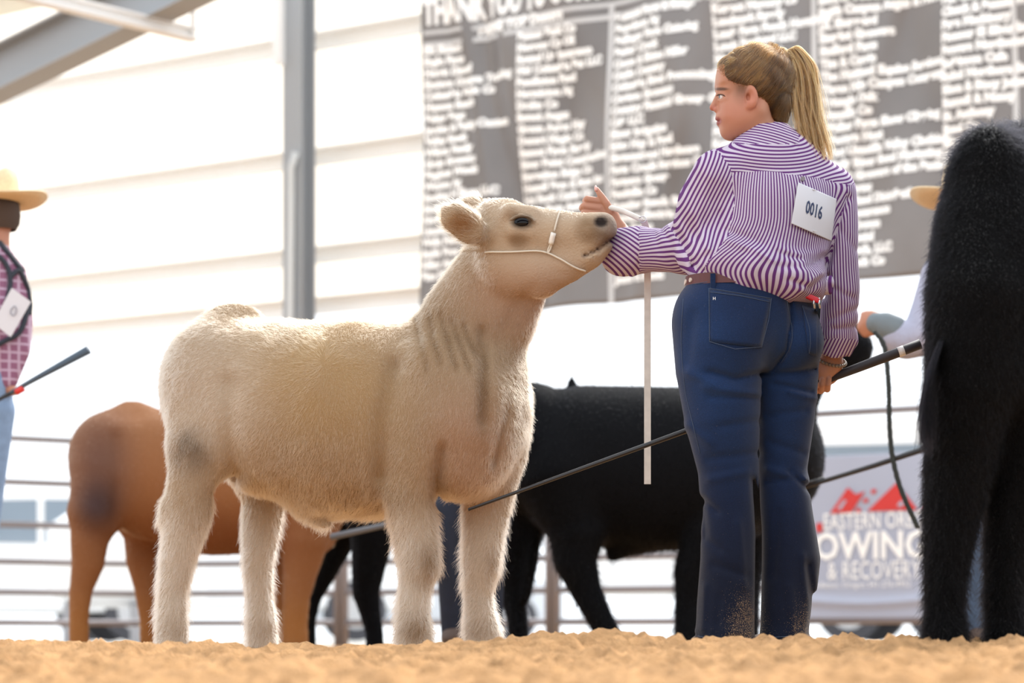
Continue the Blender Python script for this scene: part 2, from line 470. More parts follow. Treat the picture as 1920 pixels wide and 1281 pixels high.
# roof framing seen at the upper left
def beam(name, a, b, w, h, m, parent):
    a = np.asarray(a, float); b = np.asarray(b, float); d = b-a; L = np.linalg.norm(d); d /= L
    s = np.cross(d, [0, 0, 1]); s /= np.linalg.norm(s); t = np.cross(s, d)
    def bar(cs, ct, ws, ht):
        q = [a+s*(cs+i*ws/2)+t*(ct+j*ht/2) for i, j in ((-1, -1), (1, -1), (1, 1), (-1, 1))]+[b+s*(cs+i*ws/2)+t*(ct+j*ht/2) for i, j in ((-1, -1), (1, -1), (1, 1), (-1, 1))]
        return np.array(q), [(0, 1, 2, 3), (7, 6, 5, 4), (0, 4, 5, 1), (1, 5, 6, 2), (2, 6, 7, 3), (3, 7, 4, 0)]
    v, f = merge([bar(0, 0, 0.012, h), bar(0, h/2, w, 0.016), bar(0, -h/2, w, 0.016)])
    return mesh_py(name, v, f, m, parent)
roof = bpy.data.objects.new('ceiling', None); COL.objects.link(roof); roof.location = (-3, 16, 5); tag(roof, 'roof framing with rafter, purlins and translucent roof sheets at upper left', kind='structure')
beam('rafter', P(-330, 300, 17.2), P(430, -75, 15.2), 0.22, 0.30, m_steel, roof)
beam('purlin', P(-60, -38, 14.4), P(364, 66, 15.8), 0.09, 0.07, m_girt, roof)
beam('purlin', P(-160, 40, 15.6), P(300, -60, 17.5), 0.12, 0.16, mat('cream_purlin', srgb(232, 224, 205), 0.6), roof)
v, f = tube([P(362, 10, 15.75), P(362, 74, 15.75)], 0.018, 8); mesh_py('hanger_rod', v, f, m_girt, roof)
for i in range(5):
    a0, a1 = -420+i*150, -275+i*150
    q = np.array([P(a0, 95-i*42, 18.4), P(a1, 62-i*42, 18.2), P(a1+40, -230-i*42, 15.2), P(a0+40, -200-i*42, 15.4)])
    mesh_py('roof_sheet', np.vstack([q, q+[0, 0, 0.02]]), [(3, 2, 1, 0), (4, 5, 6, 7), (0, 1, 5, 4), (1, 2, 6, 5), (2, 3, 7, 6), (3, 0, 4, 7)], m_sheet, roof)

# ------------------------------------------------------------------ sponsor banner on the wall
m_banner = mat('banner_vinyl', srgb(116, 111, 109), rough=0.34, noise=(1.1, 0.2), spec=0.8)
m_white = mat('white_print', srgb(252, 252, 250), rough=0.6)
m_seam = mat('banner_seam', srgb(205, 205, 205), rough=0.5)
UB0, UB1 = wu(796, 0.25), wu(2300, 0.25)
ZB0 = float(wallp(1040, 588)[2]); ZB1 = float(wallp(797, 24)[2])
def bz(px, py): return float(wallp(px, py)[2])
def bfold(u, z):
    """how far the vinyl stands off the wall: hung with slack folds"""
    s = (u-UB0)
    return 0.26+0.05*np.sin(2.3*s+0.6*z)*np.exp(-((z-3.6)/1.2)**2)+0.035*np.sin(5.1*s-2.4*z+1)+0.02*np.sin(9*s+3.1*z)*sstep(0, 0.5, s)+0.05*np.exp(-((s-0.42-0.22*(4.4-z))/0.07)**2)-0.04*np.exp(-((s-0.60-0.22*(4.4-z))/0.09)**2)+0.05*np.exp(-((s-3.9+0.35*(4.4-z))/0.08)**2)+0.05*np.exp(-((s-2.2+0.3*(3.6-z))/0.12)**2)
nu, nz = 150, 70
U, Z = np.meshgrid(np.linspace(UB0, UB1, nu), np.linspace(ZB0, ZB1, nz), indexing='ij')
def bpt(u, z, extra=0.0):
    u = np.asarray(u, float); z = np.asarray(z, float)
    return np.array([0, W0, 0])+u[..., None]*WDIR+(bfold(u, z)+extra)[..., None]*WNRM+z[..., None]*np.array([0, 0, 1.0])
ban = thing('sponsor_banner', 'large dark grey vinyl banner listing sponsors in white columns high on the wall', 'banner', wpt((UB0+UB1)/2, ZB0, 0.26))
ii = np.arange(nu*nz).reshape(nu, nz); q = np.stack([ii[:-1, :-1], ii[1:, :-1], ii[1:, 1:], ii[:-1, 1:]], -1).reshape(-1, 4)
sheet = mesh_np('vinyl_sheet', bpt(U, Z).reshape(-1, 3), q, m_banner, ban)
md = sheet.modifiers.new('thickness', 'SOLIDIFY'); md.thickness = 0.004; md.offset = -1
def banner_text(nm, body, px, py, size, bold, line=1.0, spacing=1.0, m=None, xs=0.93):
    tv, tf = text_mesh(body, size, bold, spacing, line)
    u = wu(px, 0.25)+tv[:, 0]*xs; z = bz(px, py)+tv[:, 1]
    return mesh_py(nm, bpt(u, z, 0.006), tf, m or m_white, ban)
def strip(nm, u0, z0, u1, z1, w):
    n = 60; t = np.linspace(0, 1, n); u = u0+(u1-u0)*t; z = z0+(z1-z0)*t
    hor = abs(u1-u0) > abs(z1-z0)
    a = bpt(u, z-w/2 if hor else z, 0.004) if hor else bpt(u-w/2, z, 0.004); b = bpt(u, z+w/2, 0.004) if hor else bpt(u+w/2, z, 0.004)
    v = np.vstack([a, b]); f = [(i, i+1, n+i+1, n+i) for i in range(n-1)]
    return mesh_py(nm, v, f, m_seam, ban)
strip('printed_rule', UB0+0.02, bz(797, 84), UB1, bz(797, 84), 0.030)
strip('printed_rule', UB0+0.02, bz(797, 106), UB1, bz(797, 106), 0.035)
for px in (1143, 1527, 1905): strip('printed_rule', wu(px, 0.25), ZB0, wu(px, 0.25), bz(797, 84), 0.04)
banner_text('heading_lettering', 'THANK YOU TO OUR SUPPORTERS', 801, 67, 0.27, 0.016, xs=0.54)
banner_text('heading_lettering', 'PRIME TOP Donors', 890, 82, 0.105, 0.008)
banner_text('heading_lettering', 'Gold Sponsors', 1231, 8, 0.105, 0.008)
PITCH = 0.0875
COLS = [(800, 122, '''Elk Sisters
Eagle Farm
Harris Diesel
Eastern Oregon Trucking
Columbia Basin Co
Hanson Ranch
Baker Boys
Jordan & Bailey Custom
Valley Seeds
Wilson Family
Grain Growers
Bingham Weeds
Weston Ag
Rocking H Show LLC
Stanfield
Martin Co
Umatilla Rock
Walla Feeds
Smith Bros
Miller Auto
Blue Mtn'''), (972, 95, '''Banner Bank Co
Morrow Co Oil
Round Up Insurance
Mid Columbia Bus LLC
Pendleton Feed
Hermiston Ag
Drake Co
Sweet Angus
Green Acres Hay
Desert Magic Co
Sunset Farm Supply
River Point Construction
Starvation Ridge Co
Hansell Bros & Sons Inc
Hat Rock Cattle Co
Norm Farm Auto
Agri Service
Double M Ranch
Wheatland'''), (1151, 58, '''Bennett Farm & Range
Boardman Ag
Bellinger Farm Catering
Butter Creek
Cason & Elaine Miller
Cattle Country
Columbia River Processing
Corteva Growers
Country Financial Group Co
Cub LLC
Elmer Irrigation
Echo Hay & Feed
Ehrmantrout Hardware
Farm Credit Services Co
Farmers Group
Feedville Co
Frontier Ranch Steel LLC
Gordon Electric
Hale Farms
Hermiston Vet
High Country
Inland Supply
Jones & Scott'''), (1342, 24, '''Knerr Construction Inc
Kopacz Nursery Co
Landmark Supply
Lamb Farm Foods Hermiston
Lewis Feedyard LLC
Madison Ranches
Marlette Homes
Mills Mint Farm
Northwest Farm Supply
Oregon Trail Gallery
Pacific Ag
Papa Kettle
Kennewick Industrial
Les Schwab
Hansen Growers
Stone Mill LLC
Riverside
Ron Farm
Rogers Toyota'''), (1538, 30, '''Shearer Foods Mill
Smith Canyon Angus & Horses
J.R. Shepperd
Simplot Growers
Stafford Farm
Tim & Carrie
The Maitland Equine Services
Three Mile Canyon Company
Triangle Oak
Umatilla Co
Walker Farm Show Clipping
Western Heat
West Umatilla Valley Clothing
Windy River Seed Marketing
Wheat Growers of the Basin
Wolf Farms
Welch Sand Distributing
Barn 8 Insurance
Rain & Crown
Burns Rental
Reed Ranch, LLC
Wyo Ranch Co'''), (1769, 28, '''Full Columbia Center
Chuck & Bonnie Wilson
Papa Machinery
Pioneer El Silver Insurance
Powers Northwest Farms
Robinson Cafe
Rahal Northern Service
Rhea & Stacy Johnson
Russell & Nancy
St. Anthony
Sand Co
Silver Fork
Sweet Valley
Tall Pine''')]
for px, py, body in COLS:
    banner_text('name_column_lettering', body, px, py, 0.083, 0.0075, line=PITCH/0.083)

# ------------------------------------------------------------------ arena fence of pipe panels
m_pipe = mat('fence_pipe', srgb(140, 136, 140), rough=0.5, metal=0.3)
RAILS = [0.17, 0.40, 0.63, 0.91, 1.23, 1.56]
def fence_panel(a, b, label, post_step=2.4, mesh_low=False):
    a = np.asarray(a, float); b = np.asarray(b, float)
    t = thing('fence_panel', label, 'fence', ((a[0]+b[0])/2, (a[1]+b[1])/2, 0), 'pipe fence panels around the ring')
    g_ = (b-a)/np.linalg.norm(b-a)*0.032; a = a+g_; b = b-g_
    for z in RAILS:
        v, f = tube([(*a, z), (*b, z)], 0.024, 8); mesh_py('rail', v, f, m_pipe, t, smooth=True)
    n = max(1, round(np.linalg.norm(b-a)/post_step))
    for i in range(n+1):
        p = a+(b-a)*i/n
        v, f = tube([(*p, -0.02), (*p, 1.6)], 0.028, 8); mesh_py('fence_post', v, f, m_pipe, t, smooth=True)
    return t
def fy(px, Y): return ((px-CX)*Y/FPX, Y)
def wfence(px): k = (px-CX)/FPX; Y = 17.1/(1+WS*k); return fy(px, Y)
corner = fy(300, 18.35)
fence_panel(fy(-330, 16.9), corner, 'grey pipe fence panel at far left behind the tan steer')
fence_panel(corner, wfence(640), 'grey pipe fence panel seen between the cream steer\'s hind legs')
fence_panel(wfence(640), wfence(1036), 'grey pipe fence panel seen between the cream steer\'s front legs')
fence_panel(wfence(1036), wfence(1470), 'grey pipe fence panel behind the black steer and the woman')
fence_panel(wfence(1470), wfence(2150), 'grey pipe fence panel at right carrying the towing banner')

# towing company banner tied to the fence
m_grey = mat('grey_banner', srgb(170, 176, 194), rough=0.5, noise=(1.5, 0.04))
m_red = mat('red_print', srgb(205, 50, 46), rough=0.55)
tw = thing('towing_banner', 'pale grey towing company banner with red mountains tied to the fence', 'banner', (*wfence(1640), 0.1))
FW0 = 17.1
def fpt(px, py, off=0.05):
    k = (px-CX)/FPX; Y = FW0/(1+WS*k); return P(px, py, Y)+WNRM*off
def fu(px): return float(np.dot(fpt(px, HY, 0)-np.array([0, FW0, HC]), WDIR))
def fw(u, z, off): return np.array([0, FW0, 0])+np.asarray(u)[..., None]*WDIR+np.asarray(off)[..., None]*WNRM+np.asarray(z)[..., None]*np.array([0, 0, 1.0])
u0, u1 = fu(1450), fu(1830); z0 = fpt(1640, 1160)[2]; z1 = fpt(1640, 852)[2]
U, Z = np.meshgrid(np.linspace(u0, u1, 50), np.linspace(z0, z1, 90), indexing='ij')
def tfold(u, z): return 0.05+0.012*np.sin(4*u+2*z)+0.02*np.exp(-((z-z0-0.13+0.03*np.cos(3*(u-u0-0.7)))/0.03)**2)
ii = np.arange(4500).reshape(50, 90); q = np.stack([ii[:-1, :-1], ii[1:, :-1], ii[1:, 1:], ii[:-1, 1:]], -1).reshape(-1, 4)
sh = mesh_np('vinyl_sheet', fw(U, Z, tfold(U, Z)).reshape(-1, 3), q, m_grey, tw)
md = sh.modifiers.new('thickness', 'SOLIDIFY'); md.thickness = 0.004; md.offset = -1
def tow_text(nm, body, px, py, h_px, m, spacing=1.0, bold=0.0, width_px=None, squash=1.0):
    sc = FW0/(1+WS*(px-CX)/FPX)/FPX
    tv, tf = text_mesh(body, 1.0, bold, spacing)
    hh = tv[:, 1].max()-min(0, tv[:, 1].min()*0)
    tv = tv*(h_px*sc/hh)
    if width_px: tv[:, 0] *= (fu(px+width_px)-fu(px))/max(1e-6, tv[:, 0].max())
    u = fu(px)+tv[:, 0]; z = fpt(px, py)[2]+tv[:, 1]
    return mesh_py(nm, fw(u, z, tfold(u, z)+0.010), tf, m, tw)
tow_text('name_lettering', 'EASTERN OREGON', 1549, 994, 30, m_white, bold=0.008, spacing=1.03, width_px=236)
tow_text('name_lettering', 'TOWING', 1497, 1050, 50, m_white, bold=0.028, width_px=250)
tow_text('name_lettering', '& RECOVERY', 1557, 1087, 33, m_white, bold=0.004, spacing=1.04, width_px=178)
tow_text('contact_lettering', 'Pendleton, Oregon 541-276-4952', 1520, 1103, 11, m_white, bold=0.0, width_px=195)['kind'] = 'stuff'
def tow_shape(nm, pts, m):
    p = [fpt(x, y) for x, y in pts]; u = np.array([np.dot(a-np.array([0, FW0, 0]), WDIR) for a in p]); z = np.array([a[2] for a in p])
    return mesh_py(nm, fw(u, z, tfold(u, z)+(0.013 if nm == 'printed_gap' else 0.010)), [tuple(range(len(pts)))[::-1]], m, tw)
tow_shape('red_mountain', [(1562, 964), (1597, 915), (1612, 928), (1630, 922), (1604, 961)], m_red)
tow_shape('red_mountain', [(1633, 960), (1689, 906), (1729, 957)], m_red)
tow_shape('red_mountain', [(1735, 957), (1790, 905), (1812, 955)], m_red)
for x, y in ((1646, 923), (1631, 940), (1617, 958)): tow_shape('red_dot', [(x-5, y+4), (x-4, y-4), (x+5, y-5), (x+4, y+3)], m_red)
tow_shape('red_square', [(1536, 999), (1536, 982), (1548, 981), (1548, 998)], m_red)
tow_shape('printed_gap', [(1576, 956), (1590, 938), (1595, 940), (1584, 956)], m_grey)
tow_shape('printed_gap', [(1690, 950), (1697, 940), (1704, 944), (1700, 951)], m_grey)

# ------------------------------------------------------------------ vehicles parked outside
m_vwhite = mat('vehicle_white', srgb(240, 242, 245), 0.25, spec=0.5); m_glass = mat('vehicle_glass', srgb(120, 135, 150), 0.08, spec=0.8)
m_tyre = mat('tyre', srgb(70, 70, 76), 0.8); m_rim = mat('wheel_rim', srgb(190, 192, 196), 0.3, metal=0.6)
def vehicle(name, label, x, y, rz, prof, width, glass, wheels, m, wr=0.36, stripe=None, cat='vehicle'):
    """prof: side outline (along, up) of the body; glass: list of side window outlines; wheels: positions along"""
    t = thing(name, label, cat, (x, y, 0)); cs, sn = math.cos(rz), math.sin(rz)
    def T(a, w, z): return np.array([x+a*cs-w*sn, y+a*sn+w*cs, z])
    def slab(pts, w0, w1):
        n = len(pts); v = [T(a, w0, z) for a, z in pts]+[T(a, w1, z) for a, z in pts]
        return np.array(v), [tuple(range(n)), tuple(range(2*n-1, n-1, -1))]+[(i, n+i, n+(i+1) % n, (i+1) % n) for i in range(n)]
    b = mesh_py('vehicle_body', *slab(prof, -width/2, width/2), m, t)
    md = b.modifiers.new('edge', 'BEVEL'); md.width = 0.06; md.segments = 3
    for g in glass:
        for s in (-1, 1): mesh_py('side_window', *slab(g, s*width/2-0.01, s*(width/2+0.008)), m_glass, t)
    for a in wheels:
        for s in (-1, 1):
            v, f = tube([T(a, s*(width/2-0.2), wr), T(a, s*(width/2+0.01), wr)], wr, 20); w = mesh_py('wheel', v, f, m_tyre, t, smooth=False)
            v, f = tube([T(a, s*(width/2), wr), T(a, s*(width/2+0.02), wr)], wr*0.6, 16); mesh_py('wheel_rim', v, f, m_rim, w)
    if stripe:
        for s in (-1, 1): mesh_py('red_stripe', *slab(stripe, s*width/2-0.005, s*(width/2+0.006)), m_red, t)
    return t
suv = [(-2.3, 0.35), (-2.3, 1.0), (-1.25, 1.12), (-0.7, 1.72), (1.8, 1.78), (2.3, 1.1), (2.3, 0.35)]
vehicle('parked_suv', 'white sport utility vehicle parked beyond the fence at far left', *fy(0, 28.0), 0.35, suv, 1.85, [[(-1.1, 1.15), (-0.68, 1.62), (0.3, 1.66), (0.3, 1.15)], [(0.38, 1.15), (0.38, 1.66), (1.7, 1.68), (2.05, 1.15)]], (-1.45, 1.45), m_vwhite)
pick = [(-2.8, 0.45), (-2.8, 1.1), (-1.6, 1.2), (-1.05, 1.85), (0.35, 1.88), (0.6, 1.25), (2.8, 1.25), (2.8, 0.45)]
vehicle('pickup_truck', 'white pickup truck parked outside behind the tan steer', *fy(430, 33.0), 0.1, pick, 1.95, [[(-1.45, 1.25), (-1.0, 1.78), (-0.35, 1.8), (-0.35, 1.25)], [(-0.28, 1.25), (-0.28, 1.8), (0.3, 1.8), (0.48, 1.25)]], (-1.9, 1.75), m_vwhite, wr=0.42, cat='truck')
trl = [(-3.6, 0.55), (-3.6, 2.5), (3.3, 2.5), (3.8, 1.9), (3.8, 0.55)]
vehicle('stock_trailer', 'white trailer with a thin red stripe outside at right', *fy(1700, 27.0), -0.3, trl, 2.1, [[(-3.0, 1.95), (-3.0, 2.2), (2.6, 2.2), (2.6, 1.95)]], (-0.5, 0.5), m_vwhite, stripe=[(-3.5, 1.55), (-3.5, 1.60), (3.6, 1.60), (3.6, 1.55)], cat='trailer')
car = [(-2.1, 0.3), (-2.15, 0.75), (-1.2, 0.92), (-0.5, 1.4), (0.9, 1.42), (1.7, 0.98), (2.15, 0.9), (2.15, 0.3)]
vehicle('parked_car', 'silver car parked outside between the black calf\'s legs', *fy(800, 38.0), 0.1, car, 1.75, [[(-1.05, 0.95), (-0.48, 1.33), (0.2, 1.35), (0.2, 0.95)], [(0.28, 0.95), (0.28, 1.35), (0.85, 1.35), (1.45, 0.98)]], (-1.3, 1.35), mat('vehicle_silver', srgb(200, 205, 212), 0.25, metal=0.4), cat='car')
tank = thing('water_tank', 'big white round tank beyond the fence left of the tan steer', 'tank', (*fy(185, 24.0), 0))
tx, ty = fy(190, 24.0)
cyl = [(tx-0.55+1.1*t, ty+0.25*t, 0.86) for t in np.linspace(0, 1, 7)]
v, f = tube(cyl, [0.34, 0.47, 0.5, 0.5, 0.5, 0.47, 0.34], 28); mesh_py('tank_shell', v, f, m_vwhite, tank, smooth=True)
for dx in (-0.35, 0.35):
    v, f = box((tx+dx, ty+0.1, 0.19), (0.12, 0.6, 0.4), 0.2); mesh_py('tank_saddle', v, f, mat('saddle_steel', srgb(150, 150, 155), 0.5), tank)
# ------------------------------------------------------------------ the cream steer
def steer_cols(palette):
    return palette

ST = thing('steer', 'cream coloured fluffy show steer standing side on with its head raised', 'steer', (*fy(620, 6.75), 0.0))
def SY(px): return 6.93-(np.clip(px, 300, 1000)-370)/530*0.30       # depth of its centre plane: it stands turned a little towards us
def sp(px, py, d=0.0): return P(px, py, SY(px)+d)
def spx(r): return r*6.7/FPX
AXS = np.array([0.49*0.6, 1.0, 0]); AXS = AXS/np.linalg.norm(AXS)     # across the body
s = SDF((-1.06, 6.22, -0.03), (0.36, 7.32, 1.34), 0.0085)
def ch(pts, k=0.03, ratio=1.0, sub=False, ax=AXS):
    s.chain([sp(x, y, d) for x, y, d, r in pts], [spx(r) for x, y, d, r in pts], k, ax, ratio, sub)
# trunk
ch([(425, 738, 0, 128), (520, 768, 0, 168), (640, 782, 0, 180), (740, 785, 0, 178), (830, 765, 0, 158)], 0.04, 0.92)
s.ell(sp(420, 690, 0), [spx(100), spx(135), spx(98)], 0.06)                       # croup
s.ell(sp(440, 592, 0.0), [spx(40), spx(30), spx(20)], 0.07)                       # tail head
ch([(412, 588, 0.02, 12), (392, 630, 0.08, 16), (372, 720, 0.13, 18), (368, 860, 0.14, 14)], 0.02)
ch([(600, 900, 0, 72), (690, 880, 0, 82)], 0.05)                                  # belly
ch([(575, 955, 0, 22), (612, 985, 0.0, 9)], 0.03)                                 # sheath
# hind legs
ch([(405, 735, -0.10, 92), (382, 830, -0.13, 72), (362, 900, -0.14, 49), (353, 965, -0.14, 43), (333, 1045, -0.13, 33), (323, 1115, -0.13, 26), (322, 1180, -0.13, 30), (322, 1228, -0.13, 30)], 0.045, 0.85)
ch([(322, 955, -0.14, 20), (310, 975, -0.13, 12)], 0.04)                          # hock point
ch([(450, 760, 0.12, 90), (478, 860, 0.13, 66), (496, 930, 0.14, 44), (490, 985, 0.14, 38), (484, 1050, 0.13, 30), (486, 1118, 0.13, 25), (491, 1180, 0.13, 29), (493, 1228, 0.13, 29)], 0.045, 0.85)
# shoulders and front legs
ch([(830, 720, -0.13, 88), (785, 850, -0.14, 66), (770, 930, -0.13, 48), (778, 1010, -0.12, 40), (787, 1062, -0.12, 37), (778, 1108, -0.12, 27), (775, 1150, -0.12, 28), (776, 1190, -0.12, 33), (776, 1228, -0.12, 31)], 0.04, 0.85)
ch([(925, 740, 0.12, 66), (932, 850, 0.12, 56), (915, 930, 0.11, 48), (906, 1010, 0.10, 38), (902, 1066, 0.10, 34), (897, 1112, 0.10, 26), (899, 1150, 0.10, 28), (905, 1190, 0.10, 34), (905, 1228, 0.10, 32)], 0.04, 0.85)
# chest, brisket, neck
s.ell(sp(880, 780, 0.0), [spx(100), spx(150), spx(130)], 0.06)
s.ell(sp(880, 872, -0.02), [spx(60), spx(85), spx(62)], 0.05)
ch([(850, 720, 0, 128), (890, 610, -0.01, 104), (940, 505, -0.03, 80)], 0.06, 0.72)
ch([(935, 560, -0.02, 84), (985, 510, -0.04, 56)], 0.05, 0.65)                     # throat
# head: eyes, cheek, bridge, muzzle
HYD = -0.10
def hp(px, py, d=0.0): return P(px, py, 6.44+d)
def hx(r): return r*6.48/FPX
def hc(pts, k=0.025, ratio=1.0, sub=False): s.chain([hp(x, y, d) for x, y, d, r in pts], [hx(r) for x, y, d, r in pts], k, (0, 1, 0), ratio, sub)
hc([(945, 440, 0.06, 60), (1000, 438, 0.03, 51), (1060, 438, 0.0, 42), (1112, 440, -0.02, 37)], 0.03, 0.92)
hc([(925, 402, 0.08, 27), (955, 396, 0.06, 20)], 0.03, 1.6)                       # poll
hc([(960, 495, 0.06, 64), (1010, 508, 0.03, 52), (1062, 496, 0.0, 36), (1106, 478, -0.02, 27)], 0.03, 0.85)   # jaw
s.ell(hp(1118, 434, -0.02), [hx(34), hx(40), hx(31)], 0.025)
s.ell(hp(1136, 424, -0.02), [hx(18), hx(34), hx(22)], 0.02)
hc([(1130, 462, -0.02, 17), (1104, 484, -0.02, 17)], 0.012, 1.7)                  # lower lip and chin
hc([(957, 397, -0.025, 16), (998, 399, -0.03, 12)], 0.03); hc([(958, 412, -0.062, 5), (974, 404, -0.066, 6), (992, 407, -0.062, 5), (1004, 414, -0.05, 4)], 0.008)                         # brow
hc([(962, 434, -0.03, 12), (995, 434, -0.03, 10)], 0.025)                         # below the eye
s.ell(hp(979, 416, -0.088), [hx(16), hx(18), hx(10)], 0.012, sub=True)
s.ell(hp(1128, 416, -0.088), [hx(13), hx(20), hx(10)], 0.012, sub=True)            # nostril
# near ear: a cupped leaf pointing back
e0, e1 = hp(908, 446, 0.0), hp(826, 392, -0.02)
s.chain([hp(908, 444, 0.0), hp(880, 428, -0.035), hp(854, 408, -0.045), hp(834, 391, -0.035)], [hx(17), hx(30), hx(29), hx(10)], 0.02, (0.25, 1, 0.1), 0.45)
s.chain([hp(884, 434, -0.075), hp(856, 410, -0.085), hp(844, 400, -0.08)], [hx(13), hx(17), hx(8)], 0.015, (0.25, 1, 0.1), 0.9, True)
hc([(915, 398, 0.14, 14), (890, 386, 0.19, 22), (862, 380, 0.22, 8)], 0.02, 0.5)  # far ear
# folds of skin
def py_ok(pts): return 560 < pts[0][1] < 900 and pts[0][0] > 700
for pts, w, a in [([(905, 425), (918, 440), (922, 468)], 3, 0.006), ([(914, 415), (926, 430)], 2.5, 0.004), ([(1158, 447), (1140, 452), (1122, 467), (1096, 480)], 3.4, 0.016),
                  ([(1112, 452), (1128, 462)], 3, -0.001), ([(782, 600), (790, 640), (800, 690)], 4, 0.006), ([(806, 590), (812, 630), (826, 680)], 4, 0.007), ([(826, 590), (842, 640), (856, 690)], 4, 0.007),
                  ([(846, 600), (862, 640), (880, 690)], 4, 0.006), ([(868, 610), (890, 660)], 4, 0.005), ([(905, 620), (908, 700), (905, 790)], 10, 0.014), ([(830, 840), (815, 900), (822, 945)], 10, 0.014),
                  ([(925, 870), (940, 810), (950, 770)], 6, 0.010), ([(432, 720), (430, 800), (436, 850), (446, 888)], 17, 0.020), ([(395, 930), (440, 890)], 14, 0.010), ([(738, 690), (716, 790), (714, 890)], 17, 0.015),
                  ([(560, 968), (640, 972), (712, 950)], 6, 0.006), ([(775, 1090), (806, 1095)], 6, 0.005), ([(1042, 508), (1075, 520)], 5, 0.004), ([(1000, 540), (960, 585), (930, 640)], 12, 0.008)]:
    s.crease(pts, w*1.1, a*1.7 if py_ok(pts) else a, 6.6, 6.95)
SV, SQ = s.mesh(2)
del s

def blob(px, py, x, y, rx, ry, soft=0.5):
    d = np.sqrt(((px-x)/rx)**2+((py-y)/ry)**2); return 1-sstep(1-soft, 1+soft, d)
def lerp(a, b, t): return a*(1-t[:, None])+np.array(b)*t[:, None]
CREAM = dict(base=srgb(147, 125, 101), pale=srgb(178, 163, 146), gold=srgb(150, 120, 80), brown=srgb(108, 82, 55), dark=srgb(60, 48, 38), pink=srgb(158, 124, 105))
def cream_col(p):
    px, py = to_px(p); n = vnoise(p*9); n2 = vnoise(p*30)
    c = np.tile(np.array(CREAM['base']), (len(p), 1))
    c = lerp(c, srgb(176, 154, 130), 0.8*sstep(880, 960, px)*(1-sstep(520, 620, py)))
    c = lerp(c, CREAM['gold'], 0.55*blob(px, py, 590, 700, 150, 130, 0.8)*(0.5+n))
    c = lerp(c, CREAM['gold'], 0.35*blob(px, py, 600, 880, 220, 110, 0.8)*(0.4+n))
    c = lerp(c, CREAM['pale'], sstep(920, 1040, py)*0.9)
    c = lerp(c, CREAM['pale'], 0.6*blob(px, py, 390, 760, 90, 120, 0.8))
    c = lerp(c, CREAM['pink'], 0.5*blob(px, py, 1000, 560, 120, 70, 0.7))
    c = lerp(c, CREAM['pink'], 0.45*blob(px, py, 880, 850, 70, 110, 0.7))
    c = lerp(c, CREAM['dark'], 0.75*blob(px, py, 356, 848, 34, 36, 0.9)*(0.4+0.9*n2))
    for x, y, rx, ry, a in [(800, 1060, 26, 36, 0.75), (775, 1180, 30, 26, 0.8), (905, 1180, 30, 20, 0.45), (925, 1062, 16, 32, 0.5), (325, 1180, 30, 22, 0.35), (490, 1185, 28, 22, 0.3)]:
        c = lerp(c, CREAM['brown'], a*blob(px, py, x, y, rx, ry, 0.9)*(0.4+0.8*n2))
    c = lerp(c, CREAM['brown'], 0.55*blob(px, py, 815, 620, 55, 70, 0.9)*(0.3+0.9*n))
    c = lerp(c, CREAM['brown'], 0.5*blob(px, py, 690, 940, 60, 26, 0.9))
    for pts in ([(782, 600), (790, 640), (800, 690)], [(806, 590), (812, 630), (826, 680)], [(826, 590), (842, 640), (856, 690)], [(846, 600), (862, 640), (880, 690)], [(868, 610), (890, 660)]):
        D = np.min([np.hypot(px-x, (py-y)*0.55) for x, y, _ in spline([(a, b_, 0) for a, b_ in pts], 9)], 0); c = lerp(c, CREAM['brown'], 0.42*(1-sstep(1, 9, D)))  # neck folds darkened in the colour: browner coat plus painted crease shade
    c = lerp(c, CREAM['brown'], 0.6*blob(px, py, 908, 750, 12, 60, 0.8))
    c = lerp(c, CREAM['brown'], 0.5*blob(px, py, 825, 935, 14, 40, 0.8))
    # head
    near = p[:, 1] < 6.435
    c = lerp(c, CREAM['pale'], 0.35*blob(px, py, 1010, 400, 90, 20, 0.7))
    c = lerp(c, CREAM['dark'], 0.95*blob(px, py, 979, 416, 21, 13, 0.35)*near)
    c = lerp(c, CREAM['brown'], 0.6*blob(px, py, 972, 452, 18, 14, 0.6)*near+0.4*blob(px, py, 960, 400, 12, 10, 0.6)*near)
    c = lerp(c, srgb(122, 110, 102), 0.75*blob(px, py, 1138, 430, 26, 34, 0.5))
    c = lerp(c, CREAM['brown'], 0.8*blob(px, py, 1100, 430, 20, 22, 0.7)*(0.4+0.8*n2))
    c = lerp(c, CREAM['brown'], 0.8*blob(px, py, 1128, 446, 22, 16, 0.7)*(0.2+1.1*n2))
    c = lerp(c, srgb(34, 28, 28), 0.97*blob(px, py, 1127, 416, 13, 10, 0.35)*near)
    D = np.min([np.hypot(px-x, py-y) for x, y, _ in spline([(1158, 447, 0), (1140, 452, 0), (1122, 467, 0), (1096, 480, 0)], 14)], 0); c = lerp(c, srgb(84, 62, 54), 0.75*(1-sstep(1, 6, D)))
    c = lerp(c, srgb(66, 56, 48), 1-sstep(0.022, 0.034, p[:, 2]))
    ear = blob(px, py, 866, 418, 24, 20, 0.7)*(p[:, 1] < 6.42)
    c = lerp(c, srgb(120, 84, 52), 0.9*ear)
    return c
m_coat = mat('cream_coat', attr='Col', rough=0.85, bump=(140, 0.35), spec=0.2)
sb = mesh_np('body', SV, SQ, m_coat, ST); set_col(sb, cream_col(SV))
STB = bvh_of(sb)
